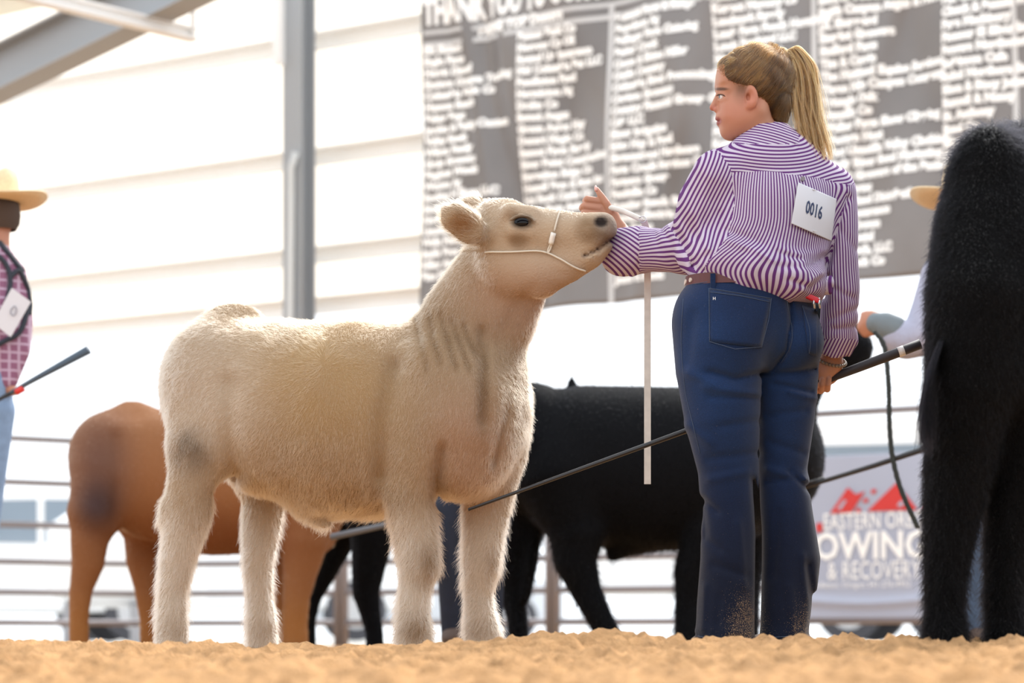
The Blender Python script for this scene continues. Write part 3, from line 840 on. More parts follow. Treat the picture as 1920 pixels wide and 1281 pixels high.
# eyes
def eyeball(px, py, r, depth, parent, lidcol):
    p, n = shoot(STB, px, py); c = p+np.array([0, depth, 0])
    th = np.linspace(0, math.pi, 13)
    v, f = lathe([(r*math.sin(t)+1e-5, -r*math.cos(t)) for t in th], (0, 0, 0), 20)
    v = v*np.array([1.25, 0.8, 0.85])+c
    return mesh_py('eye', v, f, mat('dark_eye', srgb(10, 10, 16), 0.12, spec=0.25), parent, smooth=True), c
ey, ec = eyeball(980, 417, hx(14.5), 0.010, ST, None); ey['label'] = 'dark glossy eye'
# fur
def fur_len(p):
    px, py = to_px(p)
    L = 0.021+0.018*sstep(880, 1010, py)+0.004*vnoise(p*6)
    head = sstep(890, 960, px)*(1-sstep(520, 600, py)); L = L*(1-0.72*head)
    muz = blob(px, py, 1130, 440, 44, 48, 0.3); L = L*(1-0.8*muz)
    eye = blob(px, py, 980, 416, 26, 18, 0.3); L = L*(1-0.9*eye)
    ear = (px < 905)*(py < 470)*(px > 815); L = np.where(ear, 0.028, L)
    L = np.where((px > 560) & (px < 730) & (py > 945) & (py < 1010), 0.036, L)*np.where(p[:, 2] < 0.03, 0.1, 1)
    return L
def fur_comb(p, n):
    px, py = to_px(p)
    d = np.tile(np.array([-0.25, 0.0, -1.0]), (len(p), 1))
    sw = blob(px, py, 560, 720, 150, 110, 0.6)[:, None]          # swirl on the flank
    sx = np.stack([(px-555)/80, 0*px, -(py-700)/80], 1); d = d*(1-sw)+sw*(sx*0.8+np.array([-0.5, 0, -0.2]))
    head = (sstep(900, 960, px)*(1-sstep(520, 600, py)))[:, None]; d = d*(1-head)+head*np.array([-1.0, 0, -0.2])
    ear = ((px < 905) & (py < 470) & (px > 815))[:, None]; d = np.where(ear, np.array([-0.8, 0, 0.3]), d)
    return d
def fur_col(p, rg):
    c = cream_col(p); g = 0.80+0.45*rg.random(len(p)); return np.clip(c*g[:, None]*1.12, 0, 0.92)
m_fur = hair_mat('cream_fur', 0.45)
def fw_(p):
    px, py = to_px(p); return np.where(p[:, 1] > 6.6+0.45*0+SY(px)-6.6+0.12, 0.5, 1.0)*np.where(blob(px, py, 1128, 418, 16, 13, 0.2) > 0.4, 0.05, 1.0)
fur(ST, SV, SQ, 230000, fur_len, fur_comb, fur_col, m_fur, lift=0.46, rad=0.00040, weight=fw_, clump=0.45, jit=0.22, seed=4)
# ------------------------------------------------------------------ the woman showing the cream steer
WYB = 6.22
WO = thing('person', 'person with blonde ponytail in purple striped shirt and blue jeans holding the cream steer', 'person', (*fy(1405, WYB), 0.0))
def wp(px, py, d=0.0): return P(px, py, WYB+d)
def wx(r): return r*WYB/FPX
FACE_AX = np.array([-0.38, 0.925, 0.0])                      # the way her chest faces
RYAW = np.array([[0.925, 0.38, 0], [-0.38, 0.925, 0], [0, 0, 1.0]])
def wc(s, pts, k=0.03, ratio=1.0, sub=False, ax=FACE_AX, grow=0.0):
    s.chain([wp(x, y, d) for x, y, d, r in pts], [wx(r)+grow for x, y, d, r in pts], k, ax, ratio, sub)

def shirt_shape(s, g=0.0):
    wc(s, [(1452, 330, 0.0, 96), (1455, 400, 0.0, 118), (1432, 470, 0.0, 126), (1412, 496, 0.0, 122)], 0.03, 0.68, grow=g)
    wc(s, [(1440, 296, 0.0, 42), (1356, 322, -0.05, 38)], 0.05, 1.0, grow=g)
    wc(s, [(1440, 292, 0.0, 44), (1556, 350, 0.05, 42)], 0.05, 1.0, grow=g)
    wc(s, [(1342, 328, -0.05, 44), (1326, 385, -0.01, 58), (1318, 440, 0.04, 60), (1290, 460, 0.10, 50)], 0.03, 0.95, grow=g)
    wc(s, [(1284, 464, 0.10, 48), (1240, 468, 0.17, 42), (1196, 468, 0.23, 40)], 0.03, 0.95, grow=g)
    wc(s, [(1566, 362, 0.055, 40), (1572, 450, 0.075, 38), (1576, 545, 0.09, 37), (1574, 600, 0.11, 37), (1566, 636, 0.13, 33)], 0.018, 0.95, grow=g)
def legs_shape(s, g=0.0):
    s.ell(wp(1398, 590, 0.0), np.array([wx(136)+g, 0.128+g, wx(88)+g]), 0.04, RYAW)
    wc(s, [(1404, 540, 0.0, 112), (1400, 580, 0.0, 128)], 0.03, 0.66, grow=g)
    wc(s, [(1345, 610, -0.02, 86), (1348, 690, -0.03, 82), (1354, 780, -0.03, 72), (1366, 880, -0.02, 58), (1368, 960, -0.02, 54), (1367, 1050, -0.03, 54), (1363, 1140, -0.03, 57), (1361, 1204, -0.03, 57)], 0.02, 0.95, grow=g)
    wc(s, [(1468, 620, 0.04, 72), (1474, 700, 0.05, 62), (1473, 780, 0.05, 56), (1468, 880, 0.05, 46), (1474, 960, 0.04, 50), (1482, 1050, 0.04, 57), (1476, 1140, 0.03, 53), (1471, 1204, 0.03, 51)], 0.012, 0.95, grow=g)
    wc(s, [(1372, 640, -0.065, 62)], 0.05, grow=g)
    wc(s, [(1500, 642, -0.02, 44)], 0.04, grow=g)

# --- clothes
s = SDF(wp(1140, 705, -0.30), wp(1640, 215, 0.46), 0.0058)
shirt_shape(s)
wc(s, [(1296, 486, 0.0, 26), (1340, 486, -0.075, 36), (1410, 500, -0.098, 42), (1480, 520, -0.085, 42), (1535, 534, -0.01, 31)], 0.04, 1.0)      # fullness over the belt
wc(s, [(1438, 290, 0.0, 47), (1434, 250, 0.0, 41)], 0.02, 1.0)                                                        # collar stand
wc(s, [(1432, 215, 0.0, 38), (1434, 246, 0.0, 37)], 0.006, 1.0, True)
wc(s, [(1200, 469, 0.225, 45), (1168, 474, 0.27, 48)], 0.01, 0.9)                                                      # turned back cuff
wc(s, [(1178, 500, 0.25, 20), (1184, 512, 0.25, 9)], 0.01, 0.7)
wc(s, [(1170, 470, 0.275, 38), (1140, 474, 0.32, 42)], 0.008, 0.9, True)
wc(s, [(1572, 628, 0.12, 38), (1565, 654, 0.135, 36)], 0.008, 0.9)
wc(s, [(1564, 650, 0.135, 29), (1560, 690, 0.15, 34)], 0.006, 0.9, True)
wc(s, [(1590, 650, 0.12, 10), (1598, 640, 0.12, 12)], 0.01)
for pts, w, a in [([(1348, 284), (1370, 318), (1377, 380), (1368, 440)], 2.2, 0.004), ([(1370, 325), (1440, 321), (1510, 330), (1592, 347)], 1.8, 0.003),
                  ([(1362, 432), (1410, 448), (1470, 476), (1500, 486)], 6, 0.007), ([(1360, 450), (1420, 470), (1450, 490)], 5, -0.006), ([(1440, 462), (1500, 478), (1550, 470)], 7, -0.006),
                  ([(1460, 500), (1520, 500), (1562, 470)], 6, 0.007), ([(1480, 525), (1520, 540), (1545, 520)], 5, 0.008), ([(1505, 545), (1528, 520), (1556, 505)], 5, -0.007),
                  ([(1548, 560), (1552, 500), (1572, 420), (1590, 370)], 5, 0.012), ([(1262, 430), (1280, 462), (1300, 500)], 5, 0.008), ([(1240, 430), (1256, 452)], 4, 0.006), ([(1275, 425), (1296, 455)], 5, -0.006),
                  ([(1300, 400), (1330, 470)], 8, -0.006), ([(1350, 400), (1340, 470), (1300, 495)], 7, 0.007), ([(1228, 436), (1236, 470)], 4, 0.004), ([(1196, 428), (1199, 508)], 1.8, 0.006),
                  ([(1560, 540), (1600, 560)], 5, 0.006), ([(1556, 600), (1606, 580)], 5, 0.006), ([(1560, 618), (1606, 612)], 4, 0.006), ([(1575, 430), (1604, 470)], 6, 0.004), ([(1330, 330), (1310, 420)], 9, -0.004),
                  ([(1400, 470), (1390, 500)], 6, 0.004), ([(1440, 490), (1425, 515)], 6, 0.004), ([(1420, 265), (1470, 258), (1500, 280)], 3, 0.004), ([(1345, 520), (1300, 500)], 5, 0.004)]:
    s.crease(pts, w, a, 6.2, 6.42)
s.disp(lambda X, Y, Z: 0.0022*np.sin(31*X+17*Z+4*np.sin(9*Z))*np.sin(23*Z-11*X), s.lo, s.lo+s.h*s.n)
HV, HQ = s.mesh(2); del s
m_shirt = bpy.data.materials.new('striped_cotton'); m_shirt.use_nodes = True
nt = m_shirt.node_tree; NN = nt.nodes; LL = nt.links; b = NN['Principled BSDF']; b.inputs['Roughness'].default_value = 0.8; b.inputs['Specular IOR Level'].default_value = 0.2
a = NN.new('ShaderNodeAttribute'); a.attribute_name = 'stripe'
fr = NN.new('ShaderNodeMath'); fr.operation = 'FRACT'; LL.new(a.outputs['Fac'], fr.inputs[0])
pp = NN.new('ShaderNodeMath'); pp.operation = 'PINGPONG'; pp.inputs[1].default_value = 0.5; LL.new(fr.outputs[0], pp.inputs[0])
cr = NN.new('ShaderNodeValToRGB'); cr.color_ramp.elements[0].position = 0.20; cr.color_ramp.elements[0].color = (*srgb(92, 46, 108), 1)
cr.color_ramp.elements[1].position = 0.27; cr.color_ramp.elements[1].color = (*srgb(188, 178, 194), 1)
LL.new(pp.outputs[0], cr.inputs[0]); LL.new(cr.outputs[0], b.inputs['Base Color'])
shirt = mesh_np('shirt', HV, HQ, m_shirt, WO); shirt['label'] = 'purple and white striped long sleeved shirt'
# stripes run the way each cut piece of the shirt was laid
def ang(V, a, bb, ref):
    a = np.asarray(a); d = np.asarray(bb)-a; d = d/np.linalg.norm(d); u = np.asarray(ref, float); u = u-d*(u@d); u /= np.linalg.norm(u); w = np.cross(d, u)
    q = V-a; return np.arctan2(q@w, q@u)
cen = HV[HQ].mean(1); px, py = to_px(cen)
def side(ax_, ay_, bx_, by_): return (bx_-ax_)*(py-ay_)-(by_-ay_)*(px-ax_)
reg = np.zeros(len(HQ), int)                                                                             # 0 back panel
seam_x = np.interp(py, [280, 318, 380, 440, 500], [1346, 1371, 1377, 1366, 1322])
reg[(py < np.interp(px, [1300, 1372, 1440, 1510, 1592, 1640], [330, 325, 321, 330, 347, 360]))] = 1        # yoke
reg[(px < seam_x) & (py > 283)] = 2                                                                      # left upper sleeve
reg[(px < np.interp(py, [400, 430, 470, 512], [1240, 1258, 1284, 1306])) & (py > 400)] = 3                 # left forearm
reg[(px < 1198) & (py > 400)] = 4                                                                        # cuff
rx_ = np.interp(py, [345, 370, 420, 500, 560, 600], [1590, 1588, 1574, 1553, 1546, 1520])
reg[(px > rx_) & (py > 345)] = 5                                                                         # right sleeve
reg[(px > 1500) & (py > 636)] = 6
nk = np.hypot(px-1436, (py-262)*1.2); reg[(nk < 62) & (py < 270)] = 7                                      # collar
PIT = 0.0084
VC = HV[HQ].reshape(-1, 3); rc = np.repeat(reg, 4); cpx, cpy = to_px(VC)
c0 = wp(1440, 400); q = VC-c0
th = np.arctan2(q@np.array([0.925, 0.38, 0]), -(q@FACE_AX)*1.35)
sv = th*0.155/PIT+0.10*sstep(400, 520, cpy)*(1-sstep(1300, 1560, cpx))/PIT
sv = np.where(rc == 1, (VC[:, 2]*0.95-0.6*VC[:, 1]+0.10*VC[:, 0])/PIT, sv)
sv = np.where(rc == 2, (VC[:, 0]*0.92-VC[:, 2]*0.40+0.2*VC[:, 1])/PIT*0.85, sv)
sv = np.where(rc == 3, ang(VC, wp(1300, 460, 0.08), wp(1196, 472, 0.23), (0, -1, 0))*0.062*0.78/PIT, sv)
sv = np.where(rc == 4, (VC[:, 2]*0.75+VC[:, 0]*0.66)/PIT*0.8, sv)
sv = np.where(rc == 5, ang(VC, wp(1566, 362, 0.055), wp(1574, 610, 0.11), (0, -1, 0))*0.055/PIT, sv)
sv = np.where(rc == 6, (VC[:, 0]*0.9-VC[:, 2]*0.4)/PIT, sv)
sv = np.where(rc == 7, (VC[:, 2]*0.9+0.25*VC[:, 0])/PIT*1.1, sv)
at = shirt.data.attributes.new('stripe', 'FLOAT', 'CORNER'); at.data.foreach_set('value', (sv+200).astype(f32))

s = SDF(wp(1225, 1240, -0.26), wp(1575, 490, 0.24), 0.0062)
legs_shape(s)
s.disp(lambda X, Y, Z: np.maximum(0, Z-f32(wp(1400, 528)[2]))*3+0*X+0*Y, s.lo, s.lo+s.h*s.n)
wc(s, [(1361, 1196, -0.03, 59), (1361, 1226, -0.03, 59)], 0.006); wc(s, [(1471, 1196, 0.03, 54), (1471, 1226, 0.03, 54)], 0.004)     # turned up hems
for pts, w, a in [([(1478, 540), (1484, 600), (1476, 660), (1450, 695)], 4, 0.010), ([(1330, 698), (1380, 712), (1430, 700)], 6, 0.007), ([(1440, 702), (1490, 700), (1525, 692)], 6, 0.008), ([(1320, 725), (1420, 738)], 6, -0.004),
                  ([(1450, 720), (1520, 735)], 5, 0.006), ([(1480, 735), (1530, 748)], 5, -0.005), ([(1330, 745), (1420, 748)], 5, 0.004), ([(1330, 860), (1420, 850)], 8, 0.004), ([(1440, 880), (1510, 900)], 7, -0.006), ([(1480, 885), (1520, 920)], 5, 0.008),
                  ([(1440, 905), (1500, 895)], 6, 0.004), ([(1320, 940), (1345, 960)], 6, 0.006), ([(1316, 935), (1324, 1000)], 6, 0.004), ([(1412, 900), (1422, 1000), (1420, 1190)], 5, 0.012), ([(1515, 1060), (1525, 1130), (1518, 1190)], 6, 0.008),
                  ([(1505, 1040), (1512, 1120)], 6, -0.004), ([(1322, 1100), (1318, 1180)], 6, -0.004), ([(1340, 1060), (1400, 1080)], 8, 0.004), ([(1300, 1190), (1420, 1196)], 2, 0.003), ([(1290, 700), (1340, 720)], 7, -0.004), ([(1290, 800), (1330, 830)], 9, -0.004), ([(1350, 800), (1420, 790)], 8, 0.003), ([(1440, 780), (1510, 770)], 7, 0.004), ([(1445, 830), (1505, 850)], 7, 0.004), ([(1330, 900), (1400, 885)], 7, -0.004), ([(1322, 1010), (1350, 1030)], 6, 0.004), ([(1385, 980), (1395, 1100)], 7, -0.004), ([(1460, 960), (1450, 1080)], 8, 0.004), ([(1350, 1120), (1345, 1190)], 7, 0.003), ([(1480, 1100), (1488, 1180)], 7, -0.004), ([(1300, 590), (1290, 680)], 10, 0.003)]:
    s.crease(pts, w, a*1.6, 6.2, 6.30)
JV, JQ = s.mesh(2); del s
def denim_col(p):
    px, py = to_px(p); n = vnoise(p*14); n2 = vnoise(p*260)
    c = np.tile(np.array(srgb(16, 29, 56)), (len(p), 1))
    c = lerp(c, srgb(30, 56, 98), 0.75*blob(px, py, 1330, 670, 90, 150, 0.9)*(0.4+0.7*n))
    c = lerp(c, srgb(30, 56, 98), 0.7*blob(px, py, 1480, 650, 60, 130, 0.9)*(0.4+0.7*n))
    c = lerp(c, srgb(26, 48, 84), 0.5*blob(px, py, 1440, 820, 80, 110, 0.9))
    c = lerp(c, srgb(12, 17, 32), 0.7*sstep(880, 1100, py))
    return c
m_denim = mat('denim', attr='Col', rough=0.85, bump=(900, 0.25), spec=0.15, noise=(420, 0.22), sheen=0.15)
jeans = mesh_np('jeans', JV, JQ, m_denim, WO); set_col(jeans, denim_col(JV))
jp = to_px(JV); dm = np.clip(blob(*jp, 1398, 1165, 34, 60, 0.9)+0.7*blob(*jp, 1508, 1175, 26, 60, 0.9)+0.25*sstep(1120, 1200, jp[1]), 0, 1)
at = jeans.data.attributes.new('dust', 'FLOAT', 'POINT'); at.data.foreach_set('value', dm.astype(f32))
nt = m_denim.node_tree; NN = nt.nodes; LL = nt.links; pb = NN['Principled BSDF']
da = NN.new('ShaderNodeAttribute'); da.attribute_name = 'dust'; tc = NN.new('ShaderNodeTexCoord'); nz = NN.new('ShaderNodeTexNoise'); nz.inputs['Scale'].default_value = 480; nz.inputs['Detail'].default_value = 2
LL.new(tc.outputs['Object'], nz.inputs['Vector'])
ml = NN.new('ShaderNodeMath'); ml.operation = 'MULTIPLY_ADD'; ml.inputs[1].default_value = 0.20; LL.new(da.outputs['Fac'], ml.inputs[0]); LL.new(nz.outputs[0], ml.inputs[2])
mr = NN.new('ShaderNodeMapRange'); mr.inputs['From Min'].default_value = 0.74; mr.inputs['From Max'].default_value = 0.80; LL.new(ml.outputs[0], mr.inputs['Value'])
mx = NN.new('ShaderNodeMix'); mx.data_type = 'RGBA'; mx.inputs['B'].default_value = (*srgb(150, 126, 98), 1)
LL.new(mr.outputs[0], mx.inputs['Factor']); LL.new(pb.inputs['Base Color'].links[0].from_socket, mx.inputs['A']); LL.new(mx.outputs['Result'], pb.inputs['Base Color'])
jeans['label'] = 'dark blue denim jeans with turned up hems'
JB = bvh_of(jeans); HB = bvh_of(shirt)

def patch(name, bv, corners, m, parent, off=0.003, thick=0.003, n=(10, 10), smooth=True, flat=None):
    """sheet laid on the surface behind a four-cornered outline in the photograph"""
    c = np.asarray(corners, float); V = []
    for i in range(n[0]+1):
        for j in range(n[1]+1):
            u, v = i/n[0], j/n[1]
            p = (c[0]*(1-u)+c[1]*u)*(1-v)+(c[3]*(1-u)+c[2]*u)*v
            h, nn = shoot(bv, *p); V.append(h-np.array([0, 1, 0])*off if h is not None else None)
    ok = [v for v in V if v is not None]; ym = np.mean([v[1] for v in ok])
    for i, v in enumerate(V):
        if v is None:
            u, w = divmod(i, n[1]+1); u /= n[0]; w /= n[1]
            p = (c[0]*(1-u)+c[1]*u)*(1-w)+(c[3]*(1-u)+c[2]*u)*w; V[i] = P(p[0], p[1], ym)
    V = np.array(V)
    ii = np.arange(len(V)).reshape(n[0]+1, n[1]+1); Q = np.stack([ii[:-1, :-1], ii[:-1, 1:], ii[1:, 1:], ii[1:, :-1]], -1).reshape(-1, 4)
    if flat: 
        for _ in range(flat): V = relax(V, Q, 0.5)*0.6+V*0.4
    o = mesh_np(name, V, Q, m, parent, smooth=smooth)
    if isinstance(m, bpy.types.Material) and m == m_denim: set_col(o, denim_col(V))
    md = o.modifiers.new('thickness', 'SOLIDIFY'); md.thickness = thick; md.offset = 0
    return o, V.reshape(n[0]+1, n[1]+1, 3)
def seam(name, bv, pts, r, m, parent, off=0.002, n=24, dash=False):
    p2 = spline([(x, y, 0) for x, y in pts], n)[:, :2]; V = []
    for x, y in p2:
        h, nn = shoot(bv, x, y)
        if h is not None: V.append(h-np.array([0, 1, 0])*off)
    if len(V) < 2: return None
    v, f = tube(V, r, 6); return mesh_py(name, v, f, m, parent, smooth=True)
m_thread = mat('seam_thread', srgb(66, 80, 104), 0.8)
for c in ([(1329, 541), (1446, 560), (1428, 652), (1330, 641)], [(1504, 574), (1532, 582), (1531, 668), (1517, 664)]):
    pk, _ = patch('back_pocket', JB, c, m_denim, jeans, off=0.0025, thick=0.003, n=(12, 12))
for pts in ([(1329, 541), (1330, 641), (1378, 655), (1428, 651), (1441, 600), (1446, 560), (1329, 541)],):
    for a_, b_ in zip(pts[:-1], pts[1:]): seam('pocket_stitching', JB, [a_, ((a_[0]+b_[0])/2, (a_[1]+b_[1])/2), b_], 0.0008, m_thread, jeans, off=0.005)
seam('pocket_stitching', JB, [(1330, 548), (1390, 556), (1444, 567)], 0.0009, m_thread, jeans, off=0.005)
seam('pocket_stitching', JB, [(1504, 574), (1516, 612), (1519, 640), (1517, 664)], 0.0008, m_thread, jeans, off=0.005)
seam('pocket_stitching', JB, [(1504, 574), (1518, 579), (1532, 583)], 0.0008, m_thread, jeans, off=0.005)
seam('seat_seam', JB, [(1474, 548), (1478, 580), (1485, 620), (1482, 650), (1465, 680)], 0.0008, m_thread, jeans)
seam('side_seam', JB, [(1281, 560), (1277, 640), (1284, 730), (1300, 800), (1312, 850)], 0.0008, m_thread, jeans)
seam('waistband_seam', JB, [(1300, 533), (1350, 527), (1420, 535), (1475, 548), (1530, 566)], 0.0008, m_thread, jeans)
for a_ in ([(1308, 1193), (1360, 1202), (1416, 1200)], [(1420, 1198), (1470, 1194), (1522, 1193)]): seam('hem_edge', JB, a_, 0.001, m_thread, jeans)
hv, hf = text_mesh('H', 1.0, 0.02); h0, _ = shoot(JB, 1336, 563)
mesh_py('pocket_emblem', np.stack([h0[0]+hv[:, 0]*0.011, np.full(len(hv), h0[1]-0.006), h0[2]+hv[:, 1]*0.011], 1), hf, mat('silver_stud', srgb(215, 218, 222), 0.3), jeans)
# belt: leather band around the waist, loops on the jeans
m_belt = mat('belt_leather', srgb(84, 38, 40), 0.5); m_cream = mat('belt_hide', srgb(205, 190, 180), 0.6, noise=(60, 0.15)); bc = wp(1403, 533); BV = []
for t in np.linspace(0, 2*math.pi, 73)[:-1]:
    d = np.array([math.cos(t), math.sin(t), 0]); o_ = bc+d*0.6
    hit = JB.ray_cast(Vector(o_), Vector(-d)); p = np.array(hit[0]) if hit[0] is not None else bc+d*0.17
    BV.append(p+d*0.004)
BV = np.array(BV); BV = (BV+np.roll(BV, 1, 0)+np.roll(BV, -1, 0))/3+0.002*(BV-bc)/0.17
n_ = len(BV); belt = thing('belt', 'studded maroon and cream leather belt at the waist of the striped shirt', 'belt', bc-np.array([0, 0, 0.02]))
for nm, sel, m in (('belt_strap', range(n_), m_belt),):
    v = []
    for k_, (dz, dr) in enumerate(((-0.014, 0), (0.014, 0), (0.014, 0.004), (-0.014, 0.004))):
        for p in BV: d = (p-bc)*[1, 1, 0]; d /= np.linalg.norm(d); v.append(p+d*dr+np.array([0, 0, dz]))
    f = [(k*n_+i, k*n_+(i+1) % n_, ((k+1) % 4)*n_+(i+1) % n_, ((k+1) % 4)*n_+i) for k in range(4) for i in range(n_)]
    mesh_py(nm, v, f, m, belt, smooth=False)
lo_ = [i for i in range(n_) if to_px(BV[i])[0] < 1305]
for i in lo_[::2]:
    p = BV[i]; d = (p-bc)*[1, 1, 0]; d /= np.linalg.norm(d); v, f = tube([p+d*0.003, p+d*0.007], 0.006, 8); mesh_py('belt_stud', v, f, m_cream, belt)
for px_ in (1336, 1470):
    h, _ = shoot(JB, px_, 530)
    if h is not None:
        v, f = box(h+np.array([0, -0.010, 0.002]), (0.013, 0.006, 0.040)); o = mesh_py('belt_loop', v, f, m_denim, jeans); set_col(o, denim_col(v))

# --- head, hands and the body inside the clothes: skin
s = SDF(wp(1318, 290, -0.115), wp(1500, 72, 0.115), 0.0026)
s.ell(wp(1418, 150), [wx(68), 0.074, wx(60)], 0.01)                                                     # skull
wc(s, [(1392, 168, 0, 44), (1382, 222, 0, 33)], 0.02, 0.95, ax=(0, 1, 0))
wc(s, [(1420, 205, -0.045, 17), (1378, 243, -0.022, 16)], 0.03); wc(s, [(1420, 205, 0.045, 17), (1378, 243, 0.022, 16)], 0.03)
wc(s, [(1366, 246, 0, 14)], 0.02, 1.3, ax=(0, 1, 0))
s.ell(wp(1389, 212, -0.034), [wx(30), 0.03, wx(30)], 0.03); s.ell(wp(1389, 212, 0.034), [wx(30), 0.03, wx(30)], 0.03)   # cheeks
wc(s, [(1358, 132, 0, 13), (1355, 160, 0, 13)], 0.02, 3.0, ax=(0, 1, 0)); wc(s, [(1359, 190, 0, 12), (1360, 224, 0, 13)], 0.015, 2.3, ax=(0, 1, 0))                                  # forehead
wc(s, [(1350, 170, -0.022, 6), (1364, 168, -0.042, 7)], 0.012); wc(s, [(1350, 170, 0.022, 6), (1364, 168, 0.042, 7)], 0.012)     # brows
wc(s, [(1347, 178, 0, 5), (1338, 200, 0, 6.5)], 0.008); wc(s, [(1336, 202, 0, 5.5)], 0.005); wc(s, [(1343, 206, -0.009, 5)], 0.006); wc(s, [(1343, 206, 0.009, 5)], 0.006)   # nose
wc(s, [(1349, 220, 0, 7)], 0.010, 2.6, ax=(0, 1, 0)); wc(s, [(1346, 223, 0, 4.2)], 0.005, 3.2, ax=(0, 1, 0)); wc(s, [(1348, 231, 0, 4.4)], 0.005, 2.8, ax=(0, 1, 0))          # lips
for sg in (-1, 1):
    s.ell(wp(1347, 182, 0.030*sg), [wx(7), 0.012, wx(6)], 0.008, sub=True)
    wc(s, [(1346, 176.5, 0.022*sg, 3.0), (1353, 175.5, 0.034*sg, 3.4), (1362, 178, 0.044*sg, 3.6)], 0.004)
    wc(s, [(1347, 187.5, 0.022*sg, 2.6), (1354, 188, 0.034*sg, 3.0), (1362, 185, 0.044*sg, 3.4)], 0.006)
wc(s, [(1410, 205, 0, 38), (1426, 250, 0, 36), (1434, 285, 0, 42)], 0.025, 0.95)                          # neck
EARR = np.array([[0.93, -0.33, 0.16], [0.33, 0.94, 0], [-0.15, 0.05, 0.98]])
s.ell(wp(1409, 181, -0.074), [wx(12.5), 0.010, wx(22)], 0.006, EARR); s.ell(wp(1405, 199, -0.070), [wx(7), 0.008, wx(7)], 0.006)
s.ell(wp(1407, 178, -0.088), [wx(7), 0.012, wx(14)], 0.005, EARR, sub=True); s.ell(wp(1403, 182, -0.076), [wx(4), 0.010, wx(7)], 0.004, sub=True)
s.ell(wp(1409, 181, 0.074), [wx(12.5), 0.010, wx(22)], 0.006)
s.crease([(1338, 227), (1350, 227)], 1.4, 0.004, WYB)
FV, FQ = s.mesh(2); del s
# left hand: closed on the strap, thumb up
HL = 6.535
def lp(px, py, d=0.0): return P(px, py, HL+d)
def lx(r): return r*HL/FPX
s = SDF(lp(1070, 450, -0.09), lp(1205, 335, 0.12), 0.0022)
def lc(pts, k=0.006, ratio=1.0): s.chain([lp(x, y, d) for x, y, d, r in pts], [lx(r) for x, y, d, r in pts], k, (0, 1, 0), ratio)
lc([(1192, 462, -0.03, 19), (1165, 436, 0.0, 17), (1146, 412, 0.0, 16)], 0.01, 0.8)                       # forearm and wrist
lc([(1142, 404, 0, 17), (1124, 394, 0, 18), (1118, 402, 0, 17)], 0.012, 0.75)                             # palm
for y, x1, r in ((374, 1101, 7.0), (387, 1095, 7.2), (400, 1096, 6.8), (411, 1101, 6.0)):
    lc([(1124, y+4, -0.012, r), (x1, y, -0.016, r), (x1-3, y+3, 0.012, r*0.95), (x1+16, y+5, 0.026, r*0.85)], 0.004)
lc([(1144, 396, -0.014, 8.5), (1137, 382, -0.020, 7.2), (1127, 367, -0.020, 6.2), (1119, 355, -0.018, 4.6)], 0.006)
LV, LQ = s.mesh(1); del s
# right hand at the hip, fingers wrapped round the show stick
HR = 6.385
def rp(px, py, d=0.0): return P(px, py, HR+d)
def rx(r): return r*HR/FPX
s = SDF(rp(1500, 760, -0.08), rp(1610, 610, 0.08), 0.0022)
def rcn(pts, k=0.006, ratio=1.0): s.chain([rp(x, y, d) for x, y, d, r in pts], [rx(r) for x, y, d, r in pts], k, (0, 1, 0), ratio)
rcn([(1572, 618, -0.01, 22), (1562, 656, -0.01, 20), (1557, 676, -0.01, 21)], 0.01, 0.75)
rcn([(1562, 684, -0.01, 18), (1545, 696, -0.008, 20), (1538, 690, -0.008, 18)], 0.012, 0.7)
for x, yt, yb, r in ((1553, 711, 730, 6.4), (1541, 712, 733, 6.6), (1529, 721, 738, 5.8), (1519, 728, 742, 5.4)):
    rcn([(x+1, 700, 0.006, r), (x-1, yb-10, 0.022, r), (x-2, yb, 0.004, r), (x-1, (yt+yb)/2, -0.016, r*0.95), (x+1, yt, -0.019, r*0.85)], 0.003)
rcn([(1572, 690, 0.0, 8), (1570, 704, 0.014, 7), (1560, 714, 0.020, 6)], 0.006)
RV, RQ = s.mesh(1); del s
# body under the clothes
s = SDF(wp(1160, 1245, -0.28), wp(1630, 230, 0.44), 0.012)
shirt_shape(s, -0.020); legs_shape(s, -0.016)
BVv, BQ = s.mesh(1); del s
AV = np.concatenate([FV, LV, RV, BVv]); AQ = np.concatenate([FQ, LQ+len(FV), RQ+len(FV)+len(LV), BQ+len(FV)+len(LV)+len(RV)])
def skin_col(p):
    px, py = to_px(p); n = vnoise(p*40)
    c = np.tile(np.array(srgb(176, 126, 102)), (len(p), 1))*(0.95+0.1*n)[:, None]
    head = py < 300
    c = lerp(c, srgb(178, 104, 86), 0.35*blob(px, py, 1375, 210, 34, 28, 0.9)*head)
    c = lerp(c, srgb(180, 106, 86), 0.5*blob(px, py, 1410, 182, 16, 24, 0.6)*head)
    c = lerp(c, srgb(170, 94, 80), 0.6*blob(px, py, 1335, 204, 8, 7, 0.6)*head)
    c = lerp(c, srgb(140, 64, 64), 0.85*blob(px, py, 1344, 227, 9, 7.5, 0.35)*head)
    c = lerp(c, srgb(70, 46, 36), 0.9*blob(px, py, 1352, 167, 13, 3.0, 0.5)*head)
    c = lerp(c, srgb(84, 58, 42), 0.75*blob(px, py, 1389, 166, 12, 22, 0.8)*head*(0.4+0.8*n))
    c = lerp(c, srgb(206, 150, 128), 0.5*blob(px, py, 1118, 356, 5, 7, 0.5))
    return c
m_skin = mat('skin', attr='Col', rough=0.5, spec=0.35)
m_skin.node_tree.nodes['Principled BSDF'].inputs['Subsurface Weight'].default_value = 0.12
m_skin.node_tree.nodes['Principled BSDF'].inputs['Subsurface Radius'].default_value = (0.01, 0.004, 0.002)
wb = mesh_np('body', AV, AQ, m_skin, WO); set_col(wb, skin_col(AV)); wb['label'] = 'bare face, neck and hands'
